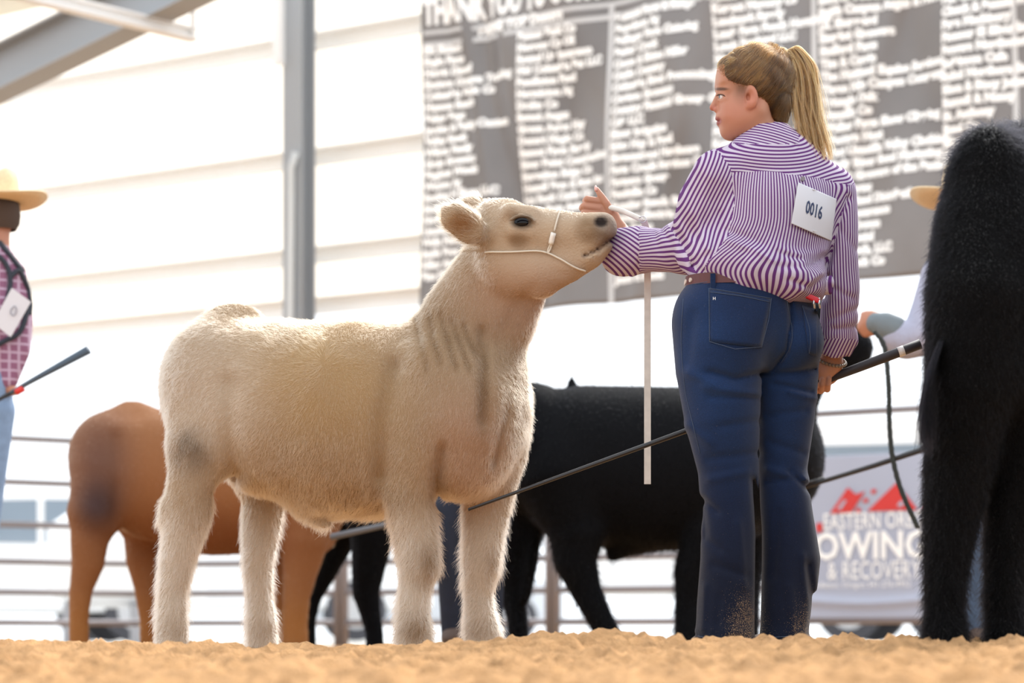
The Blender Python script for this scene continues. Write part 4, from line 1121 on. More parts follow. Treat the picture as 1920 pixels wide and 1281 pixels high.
for sgn in (-1, 1):
    c = wp(1354.5, 181.5, 0.031*sgn); r = wx(6.6); th = np.linspace(0, math.pi, 11)
    v, f = lathe([(r*math.sin(t)+1e-6, -r*math.cos(t)) for t in th], c, 18)
    e = mesh_py('eye', v, f, mat('eye_white', srgb(214, 206, 204), 0.15), WO, smooth=True)
    d = np.array([-0.93, 0.05*0+0.36*sgn*0-0.25, 0.0]); d /= np.linalg.norm(d)
    v, f = tube([c+d*r*0.80, c+d*r*1.02], [wx(3.4), wx(2.4)], 12); mesh_py('iris', v, f, mat('iris', srgb(60, 74, 84), 0.1), e)
v, f = tube(spline([wp(1343.5, 180, -0.024), wp(1347.5, 177.5, -0.034), wp(1355, 178, -0.044), wp(1360, 181, -0.047)], 10), 0.0011, 6); mesh_py('eyelashes', v, f, mat('lash', srgb(40, 28, 24), 0.8), WO)
v, f = tube([lp(1117.5, 358, -0.030), lp(1117, 352, -0.026), lp(1116.6, 348.5, -0.022)], [0.0040, 0.0042, 0.0022], 8); mesh_py('fingernail', v, f, mat('nail', srgb(222, 170, 160), 0.25), WO, smooth=True)
# boots under the hems
m_boot = mat('boot_leather', srgb(70, 50, 38), 0.5)
for x, d in ((1361, -0.03), (1471, 0.03)):
    s = SDF(wp(x-60, 1245, d-0.13), wp(x+60, 1150, d+0.26), 0.008)
    c = wp(x, 1200, d); z0 = 0.012
    s.chain([c+[0, 0, 0.05], (c[0], c[1], z0+0.05)], [0.045, 0.045], 0.01); s.chain([(c[0], c[1]-0.03, z0+0.035), (c[0]-0.05, c[1]+0.16, z0+0.03)], [0.038, 0.034], 0.02, (0, 0, 1), 0.8)
    v, q = s.mesh(1); mesh_np('boot', v, q, m_boot, WO); del s

# --- hair: cap drawn back to a tie, and the ponytail
TIE = wp(1463, 104, 0.0); HC0 = wp(1419, 151); HR0 = np.array([wx(72), 0.081, wx(65)])
s = SDF(wp(1330, 250, -0.10), wp(1505, 78, 0.10), 0.0030)
s.ell(HC0, HR0, 0.01); wc(s, [(1361, 128, 0, 14), (1361, 150, 0, 14)], 0.02, 2.9, ax=(0, 1, 0)); wc(s, [(1455, 120, 0, 22), (1466, 104, 0, 12)], 0.02)
wc(s, [(1452, 200, 0, 30), (1452, 226, 0, 22)], 0.02, 1.2)
def cut(X, Y, Z):
    px = CX+X*f32(FPX)/Y; py = HY-(Z-f32(HC))*f32(FPX)/Y
    hl = np.interp(px, [1330, 1346, 1352, 1362, 1378, 1398, 1410, 1424, 1440, 1462, 1490], [119, 122, 136, 148, 154, 156, 160, 190, 212, 228, 240])
    return np.maximum(0, 1.0*(py-hl))*0.0011
s.disp(cut, s.lo, s.lo+s.h*s.n)
CV, CQ = s.mesh(1); del s
m_cap = mat('hair_base', srgb(74, 52, 34), 0.6, noise=(40, 0.3))
cap = mesh_np('hair_cap', CV, CQ, m_cap, WO)
rg = np.random.default_rng(5); NH = 16000
CB = BVHTree.FromPolygons(CV.tolist(), CQ.tolist())
A_ = np.linalg.norm(np.cross(CV[CQ[:, 2]]-CV[CQ[:, 0]], CV[CQ[:, 3]]-CV[CQ[:, 1]]), axis=1)
roots = CV[CQ[rg.choice(len(CQ), NH, p=A_/A_.sum()), 0]]+rg.normal(0, 0.0015, (NH, 3))
k_ = 9; pts = np.empty((NH, k_, 3)); off_ = 0.0014+0.0030*rg.random(NH)
bend = rg.normal(0, 0.002, (NH, 3))
for j_, tt in enumerate(np.linspace(0, 1, k_)):
    q_ = roots*(1-tt)+TIE*tt+bend*math.sin(math.pi*tt)
    for i_ in range(NH):
        loc, nn, _, _ = CB.find_nearest(Vector(q_[i_])); pts[i_, j_] = np.array(loc)+np.array(nn)*off_[i_]
shade = rg.random(NH)[:, None]; dr = (roots-TIE); dr /= np.linalg.norm(dr, axis=1)[:, None]; band = sstep(0.25, 0.75, vnoise(dr*13))[:, None]
low = sstep(140, 210, to_px(roots)[1])[:, None]
hc_ = (np.array(srgb(58, 38, 22))*(1-band)+np.array(srgb(128, 90, 50))*band)*(1-0.65*low); hc_ = hc_*(0.7+0.6*shade)
m_hair = hair_mat('blonde_hair', 0.3)
strands('hair_strands', pts, 0.00030*np.linspace(1, 0.8, k_), hc_, m_hair, WO)
NP = 5200; g = rg.random(NP); side_ = rg.normal(0, 1, NP)
GA = np.array([(1463, 104, 0), (1474, 96, -0.01), (1480, 125, -0.028), (1480, 170, -0.03), (1484, 215, -0.03), (1497, 262, -0.03), (1514, 306, -0.028)], float)
GB = np.array([(1463, 104, 0), (1494, 82, 0.0), (1526, 112, 0.0), (1540, 160, 0.0), (1546, 210, 0.0), (1550, 255, 0.0), (1557, 300, 0.005)], float)
GC = np.array([(1463, 104, 0), (1482, 90, 0.02), (1500, 115, 0.035), (1506, 160, 0.035), (1508, 205, 0.03), (1512, 245, 0.03), (1520, 290, 0.03)], float)
kk = 12; tq = np.linspace(0, 6, kk)
def guide(G): return np.stack([np.interp(tq, range(7), G[:, i]) for i in range(3)], 1)
A_, B_, C_ = guide(GA), guide(GB), guide(GC)
h = rg.random(NP)**0.8
base = A_[None]*(1-g[:, None, None])+B_[None]*g[:, None, None]; base = base*(1-0.45*h[:, None, None])+C_[None]*0.45*h[:, None, None]
lock = np.floor(g*9)/9+0.055; pull = (np.linspace(0, 1, kk)**1.2)[None, :, None]*0.78
base = base*(1-pull)+(A_[None]*(1-lock[:, None, None])+B_[None]*lock[:, None, None])*pull
wav = 7*np.sin(tq[None, :]*1.7+lock[:, None]*25)*np.linspace(0, 1, kk)[None]
base[:, :, 0] += wav+rg.normal(0, 1.2, (NP, 1))*np.linspace(0.2, 1.6, kk)[None]
base[:, :, 2] += rg.normal(0, 0.006, (NP, 1))*np.linspace(0.3, 1.5, kk)[None]
fly = rg.random(NP) < 0.09; base[fly, :, 0] += (rg.normal(4, 9, (fly.sum(), 1))*np.linspace(0, 1, kk)[None]**1.3)
cutl = 0.68+0.34*rg.random(NP); tt2 = np.linspace(0, 1, kk)
base = np.stack([np.stack([np.interp(cutl[i]*tt2, tt2, base[i, :, j]) for j in range(3)], 1) for i in range(NP)])
PW = np.stack([(base[..., 0]-CX)*(WYB+base[..., 2])/FPX, WYB+base[..., 2], HC+(HY-base[..., 1])*(WYB+base[..., 2])/FPX], -1)
band = np.clip(sstep(0.3, 0.7, vnoise(np.stack([g*22, h*5, g*0], 1)))*(0.45+0.7*g), 0, 1)[:, None]  # locks turn lighter to the right, backlight painted into their colour
pc = np.array(srgb(84, 56, 30))*(1-band)+np.array(srgb(178, 134, 80))*band
strands('ponytail', PW, 0.00050*np.linspace(1, 0.55, kk), pc*(0.8+0.4*rg.random((NP, 1))), m_hair, WO)
v, f = tube(spline([wp(1458, 97, -0.014), wp(1467, 100, -0.016), wp(1470, 110, -0.010), wp(1462, 113, 0.006), wp(1456, 104, 0.010), wp(1458, 97, -0.014)], 20), 0.004, 8); mesh_py('hair_tie', v, f, mat('hair_tie', srgb(60, 44, 34), 0.8), WO, smooth=True)

# --- number card pinned to her back
m_card = mat('card_paper', srgb(205, 205, 212), 0.7)
card = thing('number_card', 'white competitor number card reading 0016 pinned on the striped shirt', 'number card', shoot(HB, 1520, 430)[0])
o, G = patch('card_sheet', HB, [(1491, 335), (1574, 371), (1563, 462), (1476, 424)], m_card, card, off=0.010, thick=0.0012, n=(16, 16), flat=14)
G = np.array(o.data.vertices.foreach_get) if False else G
co = np.empty(len(o.data.vertices)*3, dtype=f32); o.data.vertices.foreach_get('co', co); G = co.reshape(17, 17, 3)+root_loc(card)
m_ink = mat('number_ink', srgb(46, 58, 92), 0.7)
tv, tf = text_mesh('0016', 1.0, 0.022); w_ = tv[:, 0].max(); hgt = tv[:, 1].max()
uu = 0.31+0.36*tv[:, 0]/w_; vv = 0.60-0.27*tv[:, 1]/hgt
def bil(G, u, v):
    a = u*16; b_ = v*16; i = np.clip(a.astype(int), 0, 15); j = np.clip(b_.astype(int), 0, 15); fa = (a-i)[:, None]; fb = (b_-j)[:, None]
    return (G[i, j]*(1-fa)+G[i+1, j]*fa)*(1-fb)+(G[i, j+1]*(1-fa)+G[i+1, j+1]*fa)*fb
mesh_py('number_lettering', bil(G, uu, vv)-np.array([0, 0.0022, 0]), tf, m_ink, card)
for u_, v_ in ((0.42, 0.05), (0.55, 0.90)):
    p = bil(G, np.array([u_]), np.array([v_]))[0]; v, f = tube([p+[-0.006, -0.003, 0.001], p+[0.006, -0.003, -0.002]], 0.001, 6); mesh_py('safety_pin', v, f, mat('pin_steel', srgb(190, 190, 195), 0.25, metal=0.9), card)
hb, _ = shoot(HB, 1505, 336); v, f = tube([hb+[0, -0.003, 0], hb+[0, -0.008, 0]], 0.006, 12); mesh_py('yoke_button', v, f, mat('button', srgb(120, 112, 120), 0.4), shirt)

# --- jewellery and things she carries
m_bead = mat('bead', srgb(128, 112, 98), 0.35)
def beads(name, label, pts, r, m, cat):
    t = thing(name, label, cat, pts[0])
    th = np.linspace(0, math.pi, 7); v0, f0 = lathe([(r*math.sin(a)+1e-6, -r*math.cos(a)) for a in th], (0, 0, 0), 10)
    o0 = None
    for p in pts:
        if o0 is None: o0 = mesh_py('bead', v0+p, f0, m, t, smooth=True)
        else: mesh_py('bead', v0+p, f0, m, t, smooth=True)
    return t
ring = [rp(1559+26*math.cos(a), 676+9*math.sin(a)+6*math.cos(a), 0.026*math.sin(a)*-1-0.008) for a in np.linspace(0, 2*math.pi, 27)[:-1]]
beads('bracelet', 'bracelet of dull brown beads on the wrist holding the show stick', ring, 0.0052, m_bead, 'bracelet')
ring = [wp(1434+44*math.cos(a), 240-6*math.sin(a)*-1+3*math.cos(a)*-1, -0.055*math.sin(a)) for a in np.linspace(0, 2*math.pi, 64)[:-1]]
beads('necklace', 'necklace of small pale beads around the neck above the striped collar', ring, 0.0028, mat('pearl', srgb(205, 200, 196), 0.3), 'necklace')
comb = thing('grooming_comb', 'red handled grooming comb tucked at the back waist of the jeans', 'comb', wp(1520, 560, -0.06))
p0 = wp(1516, 556, -0.075)
v, f = box((0, 0, 0), (0.062, 0.016, 0.014)); Rm = np.array(Matrix.Rotation(0.42, 3, 'Y')); v = v@Rm.T+p0; o = mesh_py('comb_handle', v, f, mat('red_plastic', srgb(196, 22, 44), 0.35), comb)
md = o.modifiers.new('edge', 'BEVEL'); md.width = 0.004; md.segments = 2
for dx in (0.012, 0.026):
    v, f = tube([p0+[dx, -0.004, -0.004], p0+[dx+0.003, -0.004, -0.032]], 0.0034, 8); mesh_py('comb_prong', v, f, mat('pin_steel', srgb(190, 190, 195), 0.25, metal=0.9), comb, smooth=True)

# show stick: grip at the upper right end, thin shaft to the steer's brisket
stick = thing('show_stick', 'long black show stick running from behind the jeans to the cream steer\'s brisket', 'show stick', P(876, 957, 6.50))
def line_px(a, b, n=2): return [P(*(np.array(a)*(1-t)+np.array(b)*t)) for t in np.linspace(0, 1, n)]
m_stick = mat('stick_black', srgb(30, 30, 34), 0.35)
v, f = tube(line_px((878, 956, 6.44), (1548, 713, 6.382), 8), np.linspace(0.0042, 0.0092, 8), 12); mesh_py('stick_shaft', v, f, m_stick, stick, smooth=True)
v, f = tube(line_px((1545, 714, 6.382), (1726, 645, 6.36), 4), [0.0105, 0.0125, 0.0135, 0.014], 14); mesh_py('stick_grip', v, f, mat('stick_grip', srgb(44, 40, 46), 0.6), stick, smooth=True)
v, f = tube(line_px((1684, 661, 6.365), (1695, 657, 6.364), 2), 0.0142, 14); mesh_py('grip_tape', v, f, mat('tape', srgb(214, 210, 208), 0.6), stick, smooth=True)

# --- halter of the cream steer
hal = thing('show_halter', 'thin white rope show halter with long strap on the cream steer\'s head', 'halter', P(1032, 475, 6.4))
m_rope = mat('halter_rope', srgb(206, 196, 180), 0.6); m_strap = mat('halter_strap', srgb(214, 208, 200), 0.55, noise=(40, 0.08))
def on_steer(pts, n, off):
    out = []
    for x, y, _ in spline([(a_, b_, 0) for a_, b_ in pts], n):
        h, nn = shoot(STB, x, y)
        if h is not None: out.append(h+nn*off)
    return out
def rope(nm, pts, n=22, r=0.0026, off=0.006):
    q = on_steer(pts, n, off)
    if len(q) > 1:
        q = np.array(q); q[1:-1] = (q[:-2]+q[1:-1]*2+q[2:])/4
        v, f = tube(q, r, 8); return mesh_py(nm, v, f, m_rope, hal, smooth=True)
rope('cheek_rope', [(912, 473), (960, 473), (1005, 471), (1027, 475)])
rope('nose_rope', [(1051, 397), (1046, 412), (1040, 434)], 12)
rope('nose_rope_loop', [(1036, 452), (1029, 466), (1028, 476)], 8); rope('nose_rope_loop', [(1036, 452), (1033, 466), (1028, 476)], 8)
rope('chin_rope', [(1027, 475), (1050, 486), (1076, 500), (1097, 506)])
q = on_steer([(1039, 437), (1036, 447), (1034, 456)], 5, 0.008)
if len(q) > 1: v, f = tube(q, 0.0075, 10); mesh_py('rope_slider', v, f, mat('slider', srgb(226, 222, 214), 0.5), hal, smooth=True)
def ribbon(pts, w, th, up):
    pts = np.asarray(pts, float); T = np.gradient(pts, axis=0); T /= np.linalg.norm(T, axis=1)[:, None]; up = np.asarray(up, float)
    V = []
    for p, t in zip(pts, T):
        n_ = np.cross(t, up); n_ /= np.linalg.norm(n_); b_ = np.cross(n_, t)
        V += [p+n_*th+b_*w, p+n_*th-b_*w, p-n_*th-b_*w, p-n_*th+b_*w]
    k = len(pts); F_ = [(i*4+j, i*4+(j+1) % 4, (i+1)*4+(j+1) % 4, (i+1)*4+j) for i in range(k-1) for j in range(4)]
    return np.array(V), F_+[(3, 2, 1, 0), tuple(range(k*4-4, k*4))]
v, f = tube(spline([P(1118, 386, 6.535), P(1140, 389, 6.515), P(1165, 395, 6.50), P(1188, 405, 6.48), P(1205, 413, 6.46)], 18), [0.0075]*16+[0.006, 0.004], 10); mesh_py('lead_roll', v, f, m_strap, hal, smooth=True)
v, f = tube(spline([P(1198, 408, 6.46), P(1208, 406, 6.46), P(1211, 414, 6.46), P(1203, 417, 6.46), P(1198, 411, 6.46)], 14), 0.0016, 6); mesh_py('lead_ring', v, f, mat('pin_steel', srgb(190, 190, 195), 0.25, metal=0.9), hal, smooth=True)
pts = spline([P(1207, 412, 6.46), P(1213, 440, 6.50), P(1214, 500, 6.51), P(1214, 700, 6.51), P(1214, 908, 6.51)], 30)
v, f = ribbon(pts, 0.0092, 0.0012, (1, 0, 0)); v[-4:-2, 2] += 0; o = mesh_py('lead_strap', v, f, m_strap, hal)
# ------------------------------------------------------------------ the other cattle
class Beast:
    """animal built from tapering limbs given as (px, py, depth, radius px) at distance Y"""
    def __init__(b, name, label, Y, at, lo, hi, h, cat='steer'):
        b.Y = Y; b.root = thing(name, label, cat, (*fy(at, Y), 0.0)); b.s = SDF(P(lo[0], hi[1], Y+lo[2])*[1, 1, 0]+[0, 0, -0.03], P(hi[0], lo[1], Y+hi[2]), h)
    def c(b, pts, k=0.04, ratio=1.0, ax=(0, 1, 0), sub=False):
        b.s.chain([P(x, y, b.Y+d) for x, y, d, r in pts], [r*b.Y/FPX for x, y, d, r in pts], k, ax, ratio, sub)
    def done(b, m, col, furn=0, flen=0.02, fm=None, lift=0.45, comb=(-0.2, 0, -1.0), rad=0.0006, fcol=None, weight=None):
        V, Q = b.s.mesh(2); del b.s
        o = mesh_np('body', V, Q, m, b.root); set_col(o, col(V))
        if furn:
            fc = fcol or (lambda p, rg: col(p)*(0.7+0.6*rg.random((len(p), 1))))
            fur(b.root, V, Q, furn, (lambda p: np.full(len(p), flen)) if np.isscalar(flen) else flen, lambda p, n: np.tile(np.array(comb, float), (len(p), 1)), fc, fm, lift=lift, rad=rad, clump=0.3, weight=weight)
        b.V, b.Q = V, Q
        return o
def const(c): return lambda p: np.tile(np.array(c), (len(p), 1))
m_blk = mat('black_coat', attr='Col', rough=0.8, spec=0.12, bump=(90, 0.3)); m_brn = mat('tan_coat', attr='Col', rough=0.7, spec=0.25, bump=(90, 0.25))
m_bfur = hair_mat('black_fur', 0.6, 1.18)
m_eye = mat('dark_eye', srgb(14, 14, 20), 0.05, spec=0.9)
def beast_eye(b, px, py, d, r):
    th = np.linspace(0, math.pi, 9); r = r*b.Y/FPX; v, f = lathe([(r*math.sin(t)+1e-6, -r*math.cos(t)) for t in th], P(px, py, b.Y+d), 14); mesh_py('eye', v, f, m_eye, b.root, smooth=True)

# tan steer at the left, partly behind the cream one
b = Beast('steer', 'smooth tan brown steer partly hidden behind the cream steer at left', 10.7, 380, (60, 640, -0.62), (860, 1215, 0.62), 0.014)
b.c([(222, 872, 0, 88), (300, 893, 0, 122), (400, 908, 0, 134), (500, 905, 0, 132), (560, 900, 0, 114)], 0.05, 0.9)
b.c([(210, 846, 0, 72)], 0.08, 1.3); b.c([(244, 788, 0, 26), (262, 782, 0, 22)], 0.09); b.c([(236, 772, 0, 13), (254, 764, 0, 9)], 0.04); b.c([(240, 762, 0, 7), (205, 800, 0.10, 7), (180, 880, 0.16, 9), (175, 980, 0.16, 7)], 0.03)
b.c([(205, 905, -0.12, 74), (180, 960, -0.16, 54), (168, 1010, -0.16, 36), (165, 1055, -0.15, 31), (152, 1105, -0.14, 22), (148, 1160, -0.14, 18), (149, 1212, -0.14, 19)], 0.06, 0.85)
b.c([(250, 930, 0.14, 70), (268, 1000, 0.15, 38), (264, 1050, 0.15, 29), (270, 1100, 0.15, 20), (277, 1160, 0.15, 16), (278, 1212, 0.15, 17)], 0.06, 0.85)
b.c([(585, 930, -0.12, 70), (572, 1010, -0.15, 45), (562, 1080, -0.14, 31), (556, 1120, -0.14, 25), (553, 1170, -0.14, 24), (553, 1212, -0.14, 26)], 0.05, 0.85)
b.c([(570, 930, 0.14, 60), (545, 1020, 0.15, 36), (527, 1090, 0.15, 22), (524, 1150, 0.15, 18), (524, 1212, 0.15, 19)], 0.05, 0.85)
b.c([(590, 1000, -0.02, 42), (540, 1006, 0, 34)], 0.06)
b.c([(600, 850, 0, 88), (650, 790, 0, 66), (690, 735, 0, 46)], 0.06, 0.7)
b.c([(690, 728, 0, 36), (745, 745, 0, 28), (790, 765, 0, 22)], 0.04, 0.9); b.c([(672, 712, -0.12, 8), (650, 715, -0.2, 14), (634, 722, -0.24, 5)], 0.02, 0.5)
def tan_col(p):
    px, py = to_px(p); n = vnoise(p*5)
    c = np.tile(np.array(srgb(138, 90, 54)), (len(p), 1))*(0.9+0.2*n)[:, None]
    c = lerp(c, srgb(90, 62, 52), 0.85*blob(px, py, 185, 880, 55, 110, 0.9)); c = lerp(c, srgb(44, 34, 42), 0.75*blob(px, py, 182, 950, 36, 40, 0.9))
    c = lerp(c, srgb(150, 96, 40), 0.6*sstep(1080, 1180, py)); c = lerp(c, srgb(58, 44, 36), 1-sstep(0.022, 0.036, p[:, 2])); c = lerp(c, srgb(112, 62, 32), 0.6*blob(px, py, 400, 1010, 160, 50, 0.8))
    return c
b.s.crease([(218, 820), (222, 900), (212, 980)], 12, 0.02, 10.6, 10.7)
b.done(m_brn, tan_col, 26000, 0.014, hair_mat('tan_fur', 0.5), rad=0.0008, lift=0.3, fcol=lambda p, rg: tan_col(p)*(0.9+0.6*rg.random((len(p), 1))))
beast_eye(b, 712, 722, -0.07, 7)

BLK = srgb(7, 8, 12)
# black calf behind the cream steer: only its legs and belly show
b = Beast('calf', 'black calf behind the cream steer with only legs and belly showing', 11.5, 720, (520, 640, -0.6), (960, 1225, 0.6), 0.014, 'calf')
b.c([(655, 860, 0, 96), (720, 880, 0, 118), (800, 885, 0, 116), (850, 870, 0, 96)], 0.05, 0.9)
b.c([(660, 930, 0.12, 66), (628, 1020, 0.15, 34), (606, 1075, 0.15, 25), (588, 1120, 0.15, 16), (580, 1165, 0.15, 13), (580, 1215, 0.15, 14)], 0.05, 0.85)
b.c([(700, 930, -0.12, 70), (698, 1010, -0.15, 40), (690, 1070, -0.15, 31), (686, 1110, -0.14, 26), (694, 1150, -0.14, 20), (702, 1185, -0.14, 17), (703, 1218, -0.14, 18)], 0.05, 0.85)
b.c([(840, 930, -0.12, 60), (884, 1010, -0.14, 24), (890, 1100, -0.13, 18), (890, 1216, -0.13, 16)], 0.05, 0.85); b.c([(840, 930, 0.12, 60), (880, 1010, 0.14, 24), (886, 1100, 0.13, 18), (884, 1216, 0.13, 16)], 0.05, 0.85)
b.c([(750, 985, 0, 24), (720, 1000, 0, 12)], 0.04)
b.c([(860, 840, 0, 70), (900, 770, 0.02, 50), (920, 720, 0.03, 36)], 0.05, 0.7); b.c([(915, 708, 0.03, 30), (950, 735, 0.05, 22), (965, 760, 0.06, 18)], 0.03)
b.done(m_blk, const(BLK), 14000, 0.02, m_bfur, rad=0.0009)
stk = thing('show_stick', 'grey show stick held along the belly of the half hidden black calf', 'show stick', P(700, 990, 9.6))
v, f = tube([P(622, 1007, 9.6), P(700, 990, 9.5), P(874, 951, 9.35)], [0.014, 0.012, 0.010], 10); mesh_py('stick_shaft', v, f, mat('stick_grey', srgb(92, 94, 100), 0.5), stk, smooth=True)

# big black steer behind the woman
b = Beast('steer', 'black steer side on behind the woman and the hanging white strap', 9.9, 1230, (900, 560, -0.66), (1690, 1225, 0.66), 0.013)
b.c([(1010, 850, 0, 118), (1100, 872, 0, 148), (1220, 880, 0, 154), (1330, 878, 0, 150), (1410, 860, 0, 136)], 0.05, 0.9)
b.c([(990, 830, 0, 92), (985, 790, 0, 70)], 0.08, 1.1)
b.c([(1072, 722, 0, 10), (1072, 708, 0, 5)], 0.01)
b.c([(1000, 880, 0.14, 92), (975, 980, 0.16, 52), (962, 1050, 0.16, 36), (960, 1110, 0.16, 24), (970, 1160, 0.15, 20), (974, 1214, 0.15, 20)], 0.04, 0.85)
b.c([(1060, 900, -0.14, 96), (1082, 990, -0.16, 56), (1078, 1050, -0.16, 40), (1098, 1105, -0.15, 29), (1122, 1155, -0.15, 24), (1140, 1190, -0.15, 24), (1144, 1216, -0.15, 25)], 0.04, 0.85)
b.c([(1005, 900, 0.1, 60), (1004, 970, 0.10, 16), (996, 1050, 0.10, 14), (985, 1120, 0.12, 11)], 0.03)
b.c([(1385, 900, -0.14, 88), (1330, 1000, -0.16, 52), (1300, 1070, -0.16, 36), (1293, 1130, -0.15, 27), (1290, 1180, -0.15, 25), (1290, 1216, -0.15, 26)], 0.04, 0.85)
b.c([(1400, 900, 0.14, 84), (1400, 1010, 0.16, 46), (1398, 1100, 0.15, 28), (1396, 1216, 0.15, 26)], 0.04, 0.85)
b.c([(1180, 1010, 0, 36), (1150, 1040, 0, 14)], 0.04)
b.c([(1408, 820, 0, 112), (1456, 745, 0, 80), (1508, 680, 0, 58)], 0.05, 0.7)
b.c([(1430, 880, 0, 74), (1462, 800, 0, 46)], 0.05, 0.8)
b.c([(1532, 612, 0, 52), (1574, 632, 0, 42), (1606, 652, 0, 32)], 0.03, 0.9); b.c([(1545, 648, 0, 44), (1602, 672, 0, 26)], 0.03, 0.8)
b.c([(1512, 612, -0.12, 8), (1492, 606, -0.2, 18), (1470, 606, -0.24, 6)], 0.02, 0.5); b.c([(1512, 612, 0.12, 8), (1492, 600, 0.2, 18), (1470, 596, 0.24, 6)], 0.02, 0.5)
b.done(m_blk, const(BLK), 30000, lambda p: 0.018+0.022*sstep(930, 1040, to_px(p)[1]), m_bfur, rad=0.0009)
beast_eye(b, 1550, 600, -0.105, 8)

# black steer close by at the right edge, seen from behind
b = Beast('steer', 'fluffy black steer close by at right edge seen from behind', 5.3, 1880, (1690, 190, -0.28), (2330, 1260, 1.72), 0.012)
b.c([(1905, 470, 0.05, 128), (1930, 500, 0.5, 175), (1960, 520, 0.95, 165)], 0.06, 0.95, (1, 0, 0))
b.c([(1858, 340, 0.02, 84), (1925, 300, 0.2, 70)], 0.06); b.c([(1850, 272, 0.0, 30), (1862, 300, -0.01, 30)], 0.06)
b.c([(1845, 430, 0.0, 92), (1842, 560, -0.04, 104), (1818, 720, -0.04, 82), (1800, 860, -0.01, 66), (1785, 960, 0.0, 54), (1774, 1060, 0.0, 42), (1770, 1140, 0.0, 37), (1772, 1202, 0.0, 42), (1772, 1220, 0.0, 40)], 0.05)
b.c([(1990, 430, 0.04, 92), (1985, 560, 0.02, 104), (1955, 720, 0.04, 86), (1925, 860, 0.06, 70), (1902, 960, 0.07, 58), (1888, 1060, 0.07, 44), (1886, 1140, 0.07, 40), (1890, 1202, 0.07, 44), (1890, 1218, 0.07, 42)], 0.05)
b.c([(1880, 700, -0.02, 70)], 0.06)
b.c([(1932, 600, 0.95, 110), (1930, 860, 0.95, 64), (1935, 1050, 0.95, 34), (1935, 1240, 0.95, 32)], 0.04); b.c([(2010, 600, 0.95, 110), (2040, 860, 0.95, 64), (2045, 1050, 0.95, 34), (2045, 1240, 0.95, 32)], 0.04)
b.c([(1985, 420, 1.05, 100), (2030, 330, 1.2, 74), (2060, 280, 1.28, 54)], 0.05); b.c([(2060, 276, 1.28, 48), (2070, 310, 1.42, 38), (2078, 345, 1.52, 30)], 0.04); b.c([(2020, 262, 1.25, 10), (1985, 258, 1.22, 18), (1960, 262, 1.2, 6)], 0.02, 0.5); b.c([(2100, 262, 1.25, 10), (2135, 258, 1.22, 18), (2158, 262, 1.2, 6)], 0.02, 0.5)
def c_len(p):
    px, py = to_px(p); return 0.026+0.02*(1-sstep(240, 330, py))+0.008*sstep(900, 1100, py)
b.done(m_blk, const(srgb(4, 4, 6)), 90000, c_len, m_bfur, lift=0.5, rad=0.0005, comb=(0, 0, -1), weight=lambda p: np.where(p[:, 1] > 5.75, 0.15, 1.0), fcol=lambda p, rg: np.array(srgb(7, 7, 9))*(0.5+0.9*rg.random((len(p), 1))))
# its tail switch, blown to the left
rg = np.random.default_rng(9); NT = 420; g = rg.random(NT)
A_ = spline([(1760, 640, -0.10), (1738, 720, -0.12), (1730, 780, -0.12), (1722, 850, -0.12)], 9); B_ = spline([(1770, 640, -0.10), (1752, 710, -0.12), (1748, 770, -0.12), (1750, 860, -0.12)], 9)
T_ = A_[None]*(1-g[:, None, None])+B_[None]*g[:, None, None]; T_[:, :, 0] += rg.normal(0, 3.5, (NT, 1))*np.linspace(0.3, 1.6, 9)[None]; T_[:, :, 2] += rg.normal(0, 0.01, (NT, 1))
T_[:, :, 1] -= (rg.random((NT, 1))*70)*np.linspace(0, 1, 9)[None]
YY = 5.3+T_[..., 2]; TW = np.stack([(T_[..., 0]-CX)*YY/FPX, YY, HC+(HY-T_[..., 1])*YY/FPX], -1)
strands('tail_switch', TW, 0.0006*np.linspace(1, 0.4, 9), np.tile(np.array(srgb(8, 8, 12)), (NT, 1)), m_bfur, b.root)

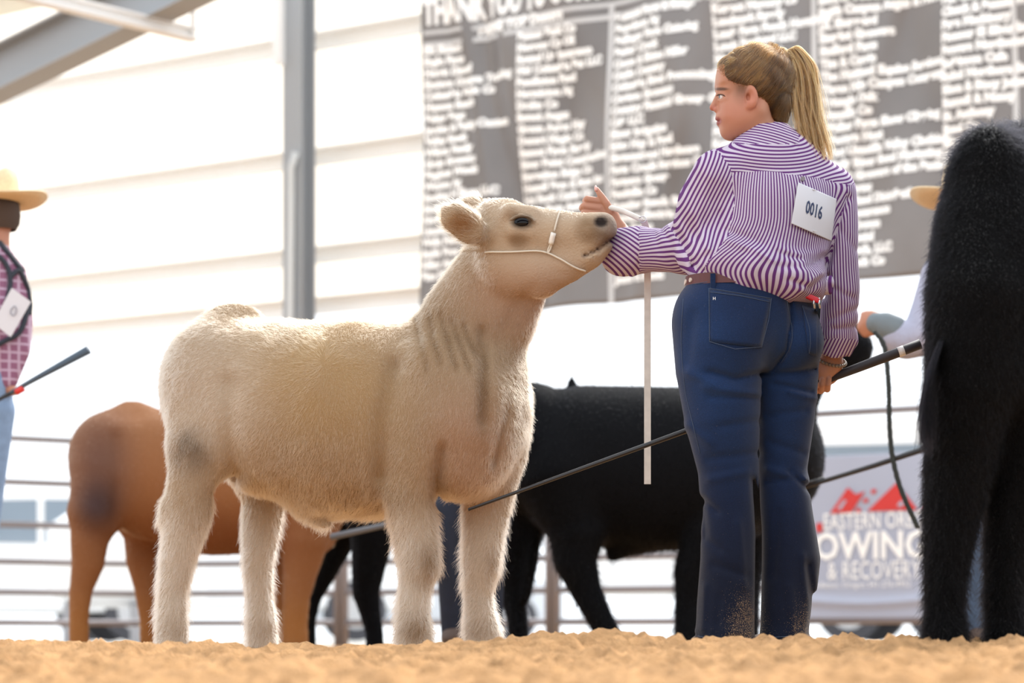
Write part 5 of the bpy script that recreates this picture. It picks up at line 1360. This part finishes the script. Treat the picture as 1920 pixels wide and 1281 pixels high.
# ------------------------------------------------------------------ other people in the ring
def simple_person(label, Y, at, yaw, J, cols, h=0.011, hat=None, plaid=None):
    """J: joints as (px, py, depth, radius px) lists for head, torso, arms, legs, hands"""
    t = thing('person', label, 'person', (*fy(at, Y), 0.0)); k_ = Y/FPX
    allp = np.array([P(x, y, Y+d) for grp in J.values() for ch_ in grp for x, y, d, r in ch_]); lo = allp.min(0)-0.25; hi = allp.max(0)+0.25; lo[2] = max(lo[2], -0.03)
    def shape(keys, grow=0.0, k=0.03):
        s = SDF(lo, hi, h)
        for key in keys:
            for ch_ in J[key]:
                s.chain([P(x, y, Y+d) for x, y, d, r in ch_], [r*k_+grow for x, y, d, r in ch_], k, (math.sin(yaw), math.cos(yaw), 0), 0.72 if key == 'torso' else 1.0)
        return s.mesh(1)
    V, Q = shape(['head', 'hands', 'torso', 'arms', 'legs'], -0.014); V2, Q2 = shape(['head', 'hands'], 0.0, 0.02)
    sk = mesh_np('body', np.concatenate([V, V2]), np.concatenate([Q, Q2+len(V)]), m_skin2 if 'skin' not in cols else cols['skin'], t)
    V, Q = shape(['torso', 'arms']); sh = mesh_np('shirt', V, Q, cols['shirt'], t)
    V, Q = shape(['legs']); je = mesh_np('jeans', V, Q, cols['jeans'], t)
    if 'hair' in J: V, Q = shape(['hair']); mesh_np('hair', V, Q, cols['hair'], t)
    for x, y, d, r in [ch_[-1] for ch_ in J['legs'] if ch_[-1][1] > 1150]:
        c = P(x, y, Y+d); s = SDF(c+[-0.14, -0.2, -0.12], c+[0.14, 0.26, 0.12], 0.012); dx, dy = math.sin(yaw)*-1*0+0, 1
        s.chain([(c[0], c[1]-0.03, 0.055), (c[0], c[1]+0.15, 0.04)], [0.05, 0.04], 0.02); s.chain([(c[0], c[1], 0.06), (c[0], c[1], 0.12)], [0.05, 0.05], 0.02); V, Q = s.mesh(1); mesh_np('boot', V, Q, m_boot, t)
    return t, sh, je
m_skin2 = mat('skin_plain', srgb(176, 122, 98), 0.5)
def cowboy_hat(name, label, px, py, Y, rpx, m, tilt=0.0, group=None, roll=0.0, d=0.0):
    """brim curled up at the sides and a creased crown"""
    t = thing(name, label, 'hat', P(px, py, Y+d)); c = P(px, py, Y+d); R = rpx*Y/FPX; n = 48; V = []; F_ = []
    rows = [(0.40, 0.012), (0.44, 0.0), (0.6, 0.0), (0.8, 0.01), (1.0, 0.035)]
    M = np.array(Matrix.Rotation(roll, 3, 'Y'))@np.array(Matrix.Rotation(tilt, 3, 'X'))
    for rr, z in rows:
        for j in range(n):
            a = 2*math.pi*j/n; side = abs(math.cos(a))**2.5; V.append((R*rr*math.cos(a)*0.95, R*rr*math.sin(a)*1.12, R*(z*0.5+side*0.42*max(0, rr-0.5)**1.2)))
    for i in range(len(rows)-1):
        for j in range(n): F_.append((i*n+j, i*n+(j+1) % n, (i+1)*n+(j+1) % n, (i+1)*n+j))
    o = mesh_py('brim', np.array(V)@M.T+c, F_, m, t, smooth=True); md = o.modifiers.new('thickness', 'SOLIDIFY'); md.thickness = 0.006
    V = []; F_ = []; pr = [(0.42, 0.0), (0.42, 0.18), (0.40, 0.42), (0.36, 0.62), (0.26, 0.70), (0.10, 0.66), (0.001, 0.62)]
    for rr, z in pr:
        for j in range(n):
            a = 2*math.pi*j/n; cr = 0.10*math.exp(-(math.cos(a)*rr/0.12)**2)*(z > 0.5); V.append((R*rr*math.cos(a)*0.92, R*rr*math.sin(a)*1.15, R*(z-cr)))
    for i in range(len(pr)-1):
        for j in range(n): F_.append((i*n+j, i*n+(j+1) % n, (i+1)*n+(j+1) % n, (i+1)*n+j))
    mesh_py('crown', np.array(V)@M.T+c, F_, m, t, smooth=True)
    V = []; F_ = []
    for rr, z in ((0.425, 0.02), (0.425, 0.10), (0.435, 0.10), (0.435, 0.02)):
        for j in range(n): a = 2*math.pi*j/n; V.append((R*rr*math.cos(a)*0.93, R*rr*math.sin(a)*1.15, R*z))
    for i in range(4):
        for j in range(n): F_.append((i*n+j, i*n+(j+1) % n, ((i+1) % 4)*n+(j+1) % n, ((i+1) % 4)*n+j))
    mesh_py('hat_band', np.array(V)@M.T+c, F_, mat('hat_band', srgb(54, 50, 50), 0.6), t)
    return t
def check_mat(name, c1, c2, sc):
    m = bpy.data.materials.new(name); m.use_nodes = True; nt = m.node_tree; N = nt.nodes; L = nt.links; bs = N['Principled BSDF']; bs.inputs['Roughness'].default_value = 0.85
    tc = N.new('ShaderNodeTexCoord'); out = []
    for d in ('X', 'Z'):
        w = N.new('ShaderNodeTexWave'); w.bands_direction = d; w.inputs['Scale'].default_value = sc; w.inputs['Distortion'].default_value = 0.6; L.new(tc.outputs['Object'], w.inputs[0]); out.append(w.outputs['Fac'])
    mn = N.new('ShaderNodeMath'); mn.operation = 'MAXIMUM'; L.new(out[0], mn.inputs[0]); L.new(out[1], mn.inputs[1])
    cr = N.new('ShaderNodeValToRGB'); cr.color_ramp.elements[0].position = 0.78; cr.color_ramp.elements[0].color = (*c1, 1); cr.color_ramp.elements[1].position = 0.92; cr.color_ramp.elements[1].color = (*c2, 1)
    L.new(mn.outputs[0], cr.inputs[0]); L.new(cr.outputs[0], bs.inputs['Base Color']); return m
m_jean2 = mat('flare_paled_jeans', srgb(122, 148, 182), 0.85, noise=(30, 0.12)); m_jean3 = mat('dark_jeans', srgb(18, 26, 44), 0.85, noise=(30, 0.15)); m_straw = mat('straw', srgb(222, 198, 160), 0.7, noise=(120, 0.1)); m_felt = mat('white_felt', srgb(222, 214, 204), 0.8)  # the light blue jeans are paled to carry lens flare in their colour

# man at the left edge
J = dict(head=[[(2, 405, 0, 30), (0, 395, 0, 34)], [(33, 408, 0, 6), (34, 416, 0, 4)], [(-32, 408, 0, 6), (-32, 416, 0, 4)], [(0, 402, 0.068, 4), (0, 412, 0.076, 5)], [(-4, 440, 0, 22), (-6, 470, 0, 24)]], hands=[[(8, 730, -0.02, 13), (22, 732, -0.04, 11), (30, 734, -0.05, 8)]], torso=[[(-28, 505, 0, 62), (-30, 580, 0, 72), (-34, 660, 0, 64), (-38, 705, 0, 60)], [(-20, 478, 0, 26), (22, 512, 0, 22)], [(-20, 478, 0, 26), (-84, 512, 0, 22)]],
         arms=[[(20, 520, 0, 30), (34, 600, 0.02, 28), (32, 655, 0.0, 25), (16, 715, -0.03, 17)], [(-88, 520, 0, 30), (-100, 610, 0.06, 26), (-110, 690, 0.16, 18)]],
         legs=[[(-38, 722, 0, 60), (-14, 770, 0, 42), (-24, 880, 0, 36), (-32, 1010, 0, 28), (-34, 1200, 0, 27)], [(-42, 722, 0, 60), (-66, 770, 0, 42), (-72, 880, 0, 36), (-78, 1010, 0, 28), (-80, 1200, 0, 27)]])
m_chk = check_mat('plum_check', srgb(134, 88, 116), srgb(180, 156, 178), 9)
lm, lsh, lje = simple_person('person in plum checked shirt and straw hat at the left edge', 9.2, -35, 0.3, J, dict(shirt=m_chk, jeans=m_jean2))
cowboy_hat('cowboy_hat', 'pale straw cowboy hat on the person at the left edge', 0, 380, 9.2, 92, m_straw, 0.0, roll=0.02)
v, f = lathe([(0.06, 0.03), (0.074, 0.0), (0.078, -0.04), (0.074, -0.075), (0.06, -0.10)], P(1, 384, 9.2), 24); mesh_py('hair', v, f, mat('short_hair', srgb(70, 56, 48), 0.8), lm, smooth=True)
LB = bvh_of(lsh)
har = thing('number_harness', 'black strap harness holding a number card on the plum checked shirt', 'harness', P(10, 590, 9.1)); m_web = mat('webbing', srgb(38, 44, 56), 0.7)
for pts in ([(-20, 470), (8, 490), (20, 520), (16, 560), (0, 600), (-20, 630)], [(20, 520), (36, 508), (48, 530), (57, 560), (56, 590)], [(57, 560), (40, 620), (10, 640), (-10, 650)], [(0, 455), (20, 480), (44, 510)]):
    q_ = []
    for x, y, _ in spline([(a, c, 0) for a, c in pts], 14):
        h_, n_ = shoot(LB, x, y)
        if h_ is not None: q_.append(h_-np.array([0, 0.008, 0]))
    if len(q_) > 2: v, f = ribbon(q_, 0.014, 0.003, (0.2, 1, 0.1)) if False else tube(q_, 0.011, 6); mesh_py('strap', v, f, m_web, har)
cc = [P(x, y, 9.04) for x, y in ((22, 540), (58, 566), (20, 632), (-14, 606))]; v = np.array(cc+[c_+np.array([0, 0.003, 0]) for c_ in cc]); mesh_py('number_card', v, [(3, 2, 1, 0), (4, 5, 6, 7), (0, 1, 5, 4), (1, 2, 6, 5), (2, 3, 7, 6), (3, 0, 4, 7)], m_card, har)
v, f = tube(spline([P(20, 582, 9.034), P(27, 574, 9.034), P(31, 582, 9.034), P(26, 592, 9.034), P(20, 588, 9.034), P(20, 582, 9.034)], 14), 0.0018, 5); mesh_py('pencil_mark', v, f, mat('pencil', srgb(120, 120, 135), 0.7), har)
st2 = thing('show_stick', 'slate coloured show stick held by the person at the left edge', 'show stick', P(34, 730, 9.0)); v, f = tube([P(20, 737, 9.0), P(60, 714, 8.98), P(166, 656, 8.94)], [0.008, 0.010, 0.017], 12); mesh_py('stick_grip', v, f, mat('stick_slate', srgb(66, 82, 98), 0.5), st2, smooth=True)
v, f = tube([P(20, 737, 9.0), P(-90, 798, 9.06)], [0.008, 0.006], 8); mesh_py('stick_shaft', v, f, m_stick, st2, smooth=True)
v, f = tube([P(30, 736, 8.99), P(44, 728, 8.985)], 0.0125, 10); mesh_py('red_tape', v, f, m_red, st2, smooth=True)

# man behind the near black steer: arm with rolled sleeve, hat, one trouser leg
J = dict(head=[[(1800, 398, 0, 34), (1800, 410, 0, 36)], [(1835, 408, 0, 6), (1836, 416, 0, 4)], [(1765, 408, 0, 6), (1764, 416, 0, 4)], [(1800, 404, 0.072, 4), (1800, 416, 0.08, 5)], [(1800, 440, 0, 24), (1800, 475, 0, 26)]], hands=[[(1652, 606, -0.02, 16), (1632, 604, -0.02, 19), (1618, 612, -0.01, 13)], [(1638, 592, -0.03, 9), (1620, 590, -0.02, 7)], [(1640, 620, -0.03, 9), (1622, 628, -0.01, 7)], [(1850, 796, -0.22, 15), (1846, 806, -0.24, 15)]], torso=[[(1806, 520, 0, 66), (1806, 600, 0, 70), (1806, 700, 0, 62)], [(1800, 482, 0, 26), (1762, 512, 0, 24)], [(1800, 482, 0, 26), (1856, 512, 0, 24)]],
         arms=[[(1760, 520, 0, 34), (1744, 580, -0.03, 35), (1730, 630, -0.05, 38), (1700, 638, -0.04, 36), (1680, 632, -0.03, 33)], [(1860, 520, 0, 32), (1876, 640, -0.02, 28), (1862, 730, -0.1, 22), (1850, 788, -0.2, 17)]],
         legs=[[(1790, 720, 0, 52), (1782, 850, 0, 42), (1786, 1000, 0, 32), (1782, 1200, 0, 30)], [(1826, 720, 0, 52), (1834, 850, 0, 42), (1832, 1000, 0, 32), (1830, 1200, 0, 30)]])
simple_person('person in pale lavender shirt mostly hidden behind the near black steer', 8.9, 1806, 0.0, J, dict(shirt=mat('lavender_shirt', srgb(164, 166, 186), 0.85, noise=(14, 0.06), bump=(30, 0.5)), jeans=mat('mid_jeans', srgb(60, 78, 102), 0.85, noise=(60, 0.25))))
cowboy_hat('cowboy_hat', 'pale straw cowboy hat showing above the near black steer\'s flank', 1806, 378, 8.9, 104, m_straw, 0.0)
s = SDF(P(1630, 680, 8.6), P(1730, 560, 9.0), 0.009); s.chain([P(1676, 620, 8.86), P(1660, 612, 8.86), P(1642, 606, 8.86)], [0.056, 0.052, 0.040], 0.02); v, f = s.mesh(1); del s; mesh_np('grey_cuff', v, f, mat('grey_cuff', srgb(112, 122, 128), 0.85), bpy.data.objects[[o.name for o in bpy.data.objects if o.get('label', '').startswith('person in pale lavender')][0]], smooth=True)
v, f = lathe([(0.06, 0.03), (0.078, 0.0), (0.082, -0.04), (0.078, -0.075), (0.06, -0.10)], P(1800, 388, 8.88), 24); mesh_py('hair', v, f, mat('short_hair', srgb(70, 56, 48), 0.8), bpy.data.objects[[o.name for o in bpy.data.objects if o.get('label', '').startswith('person in pale lavender')][0]], smooth=True)
lead = thing('lead_rope', 'dark braided lead rope hanging behind the near black steer', 'rope', P(1722, 990, 8.6))
c_ = spline([P(1640, 622, 8.74), P(1658, 650, 8.72), P(1666, 720, 8.7), P(1668, 800, 8.7), P(1674, 860, 8.7), P(1690, 920, 8.7), P(1721, 990, 8.7)], 90)
m_lead = mat('lead_rope', srgb(34, 40, 38), 0.7)
for ph in (0, 2*math.pi/3, 4*math.pi/3):
    a = np.linspace(0, 2*math.pi*22, 90)+ph; q_ = c_+np.stack([np.cos(a), np.sin(a), 0*a], 1)*0.0055; v, f = tube(q_, 0.006, 6); mesh_py('rope_strand', v, f, m_lead, lead, smooth=True)
st3 = thing('show_stick', 'black show stick slanting in front of the towing banner', 'show stick', P(1640, 870, 8.75))
v, f = tube([P(1500, 916, 8.9), P(1640, 873, 8.75), P(1860, 800, 8.55)], [0.008, 0.010, 0.013], 10); mesh_py('stick_shaft', v, f, m_stick, st3, smooth=True)
v, f = tube([P(1506, 908, 8.88), P(1546, 897, 8.86)], 0.006, 8); mesh_py('stick_hook', v, f, m_stick, st3, smooth=True)

# handler hidden behind the cream steer: one dark trouser leg shows between its front legs
J = dict(head=[[(925, 660, 0, 34), (925, 676, 0, 34)], [(960, 672, 0, 6)], [(890, 672, 0, 6)], [(925, 668, 0.07, 4), (925, 678, 0.078, 5)], [(925, 700, 0, 22), (925, 720, 0, 24)]], hands=[[(870, 946, 0, 12), (868, 956, 0, 14), (878, 962, 0.01, 8)], [(960, 890, 0, 14), (960, 904, 0, 12)]], torso=[[(920, 760, 0, 54), (920, 820, 0, 58), (918, 890, 0, 50)]], arms=[[(880, 755, 0, 24), (872, 840, 0, 20), (870, 934, 0, 15)], [(958, 755, 0, 24), (964, 820, 0, 20), (958, 880, 0, 16)]],
         legs=[[(900, 900, 0, 46), (842, 960, -0.06, 34), (832, 1020, -0.08, 28), (846, 1090, -0.06, 25), (852, 1202, -0.02, 24)], [(930, 900, 0, 44), (926, 1000, 0, 30), (920, 1100, 0, 25), (918, 1202, 0, 24)]], hair=[[(925, 654, -0.012, 37), (925, 672, -0.02, 32)]])
simple_person('person hidden behind the cream steer with one dark trouser leg showing', 9.35, 900, 0.0, J, dict(shirt=mat('navy_shirt', srgb(40, 48, 70), 0.85), jeans=m_jean3, hair=mat('short_hair', srgb(70, 56, 48), 0.8)))
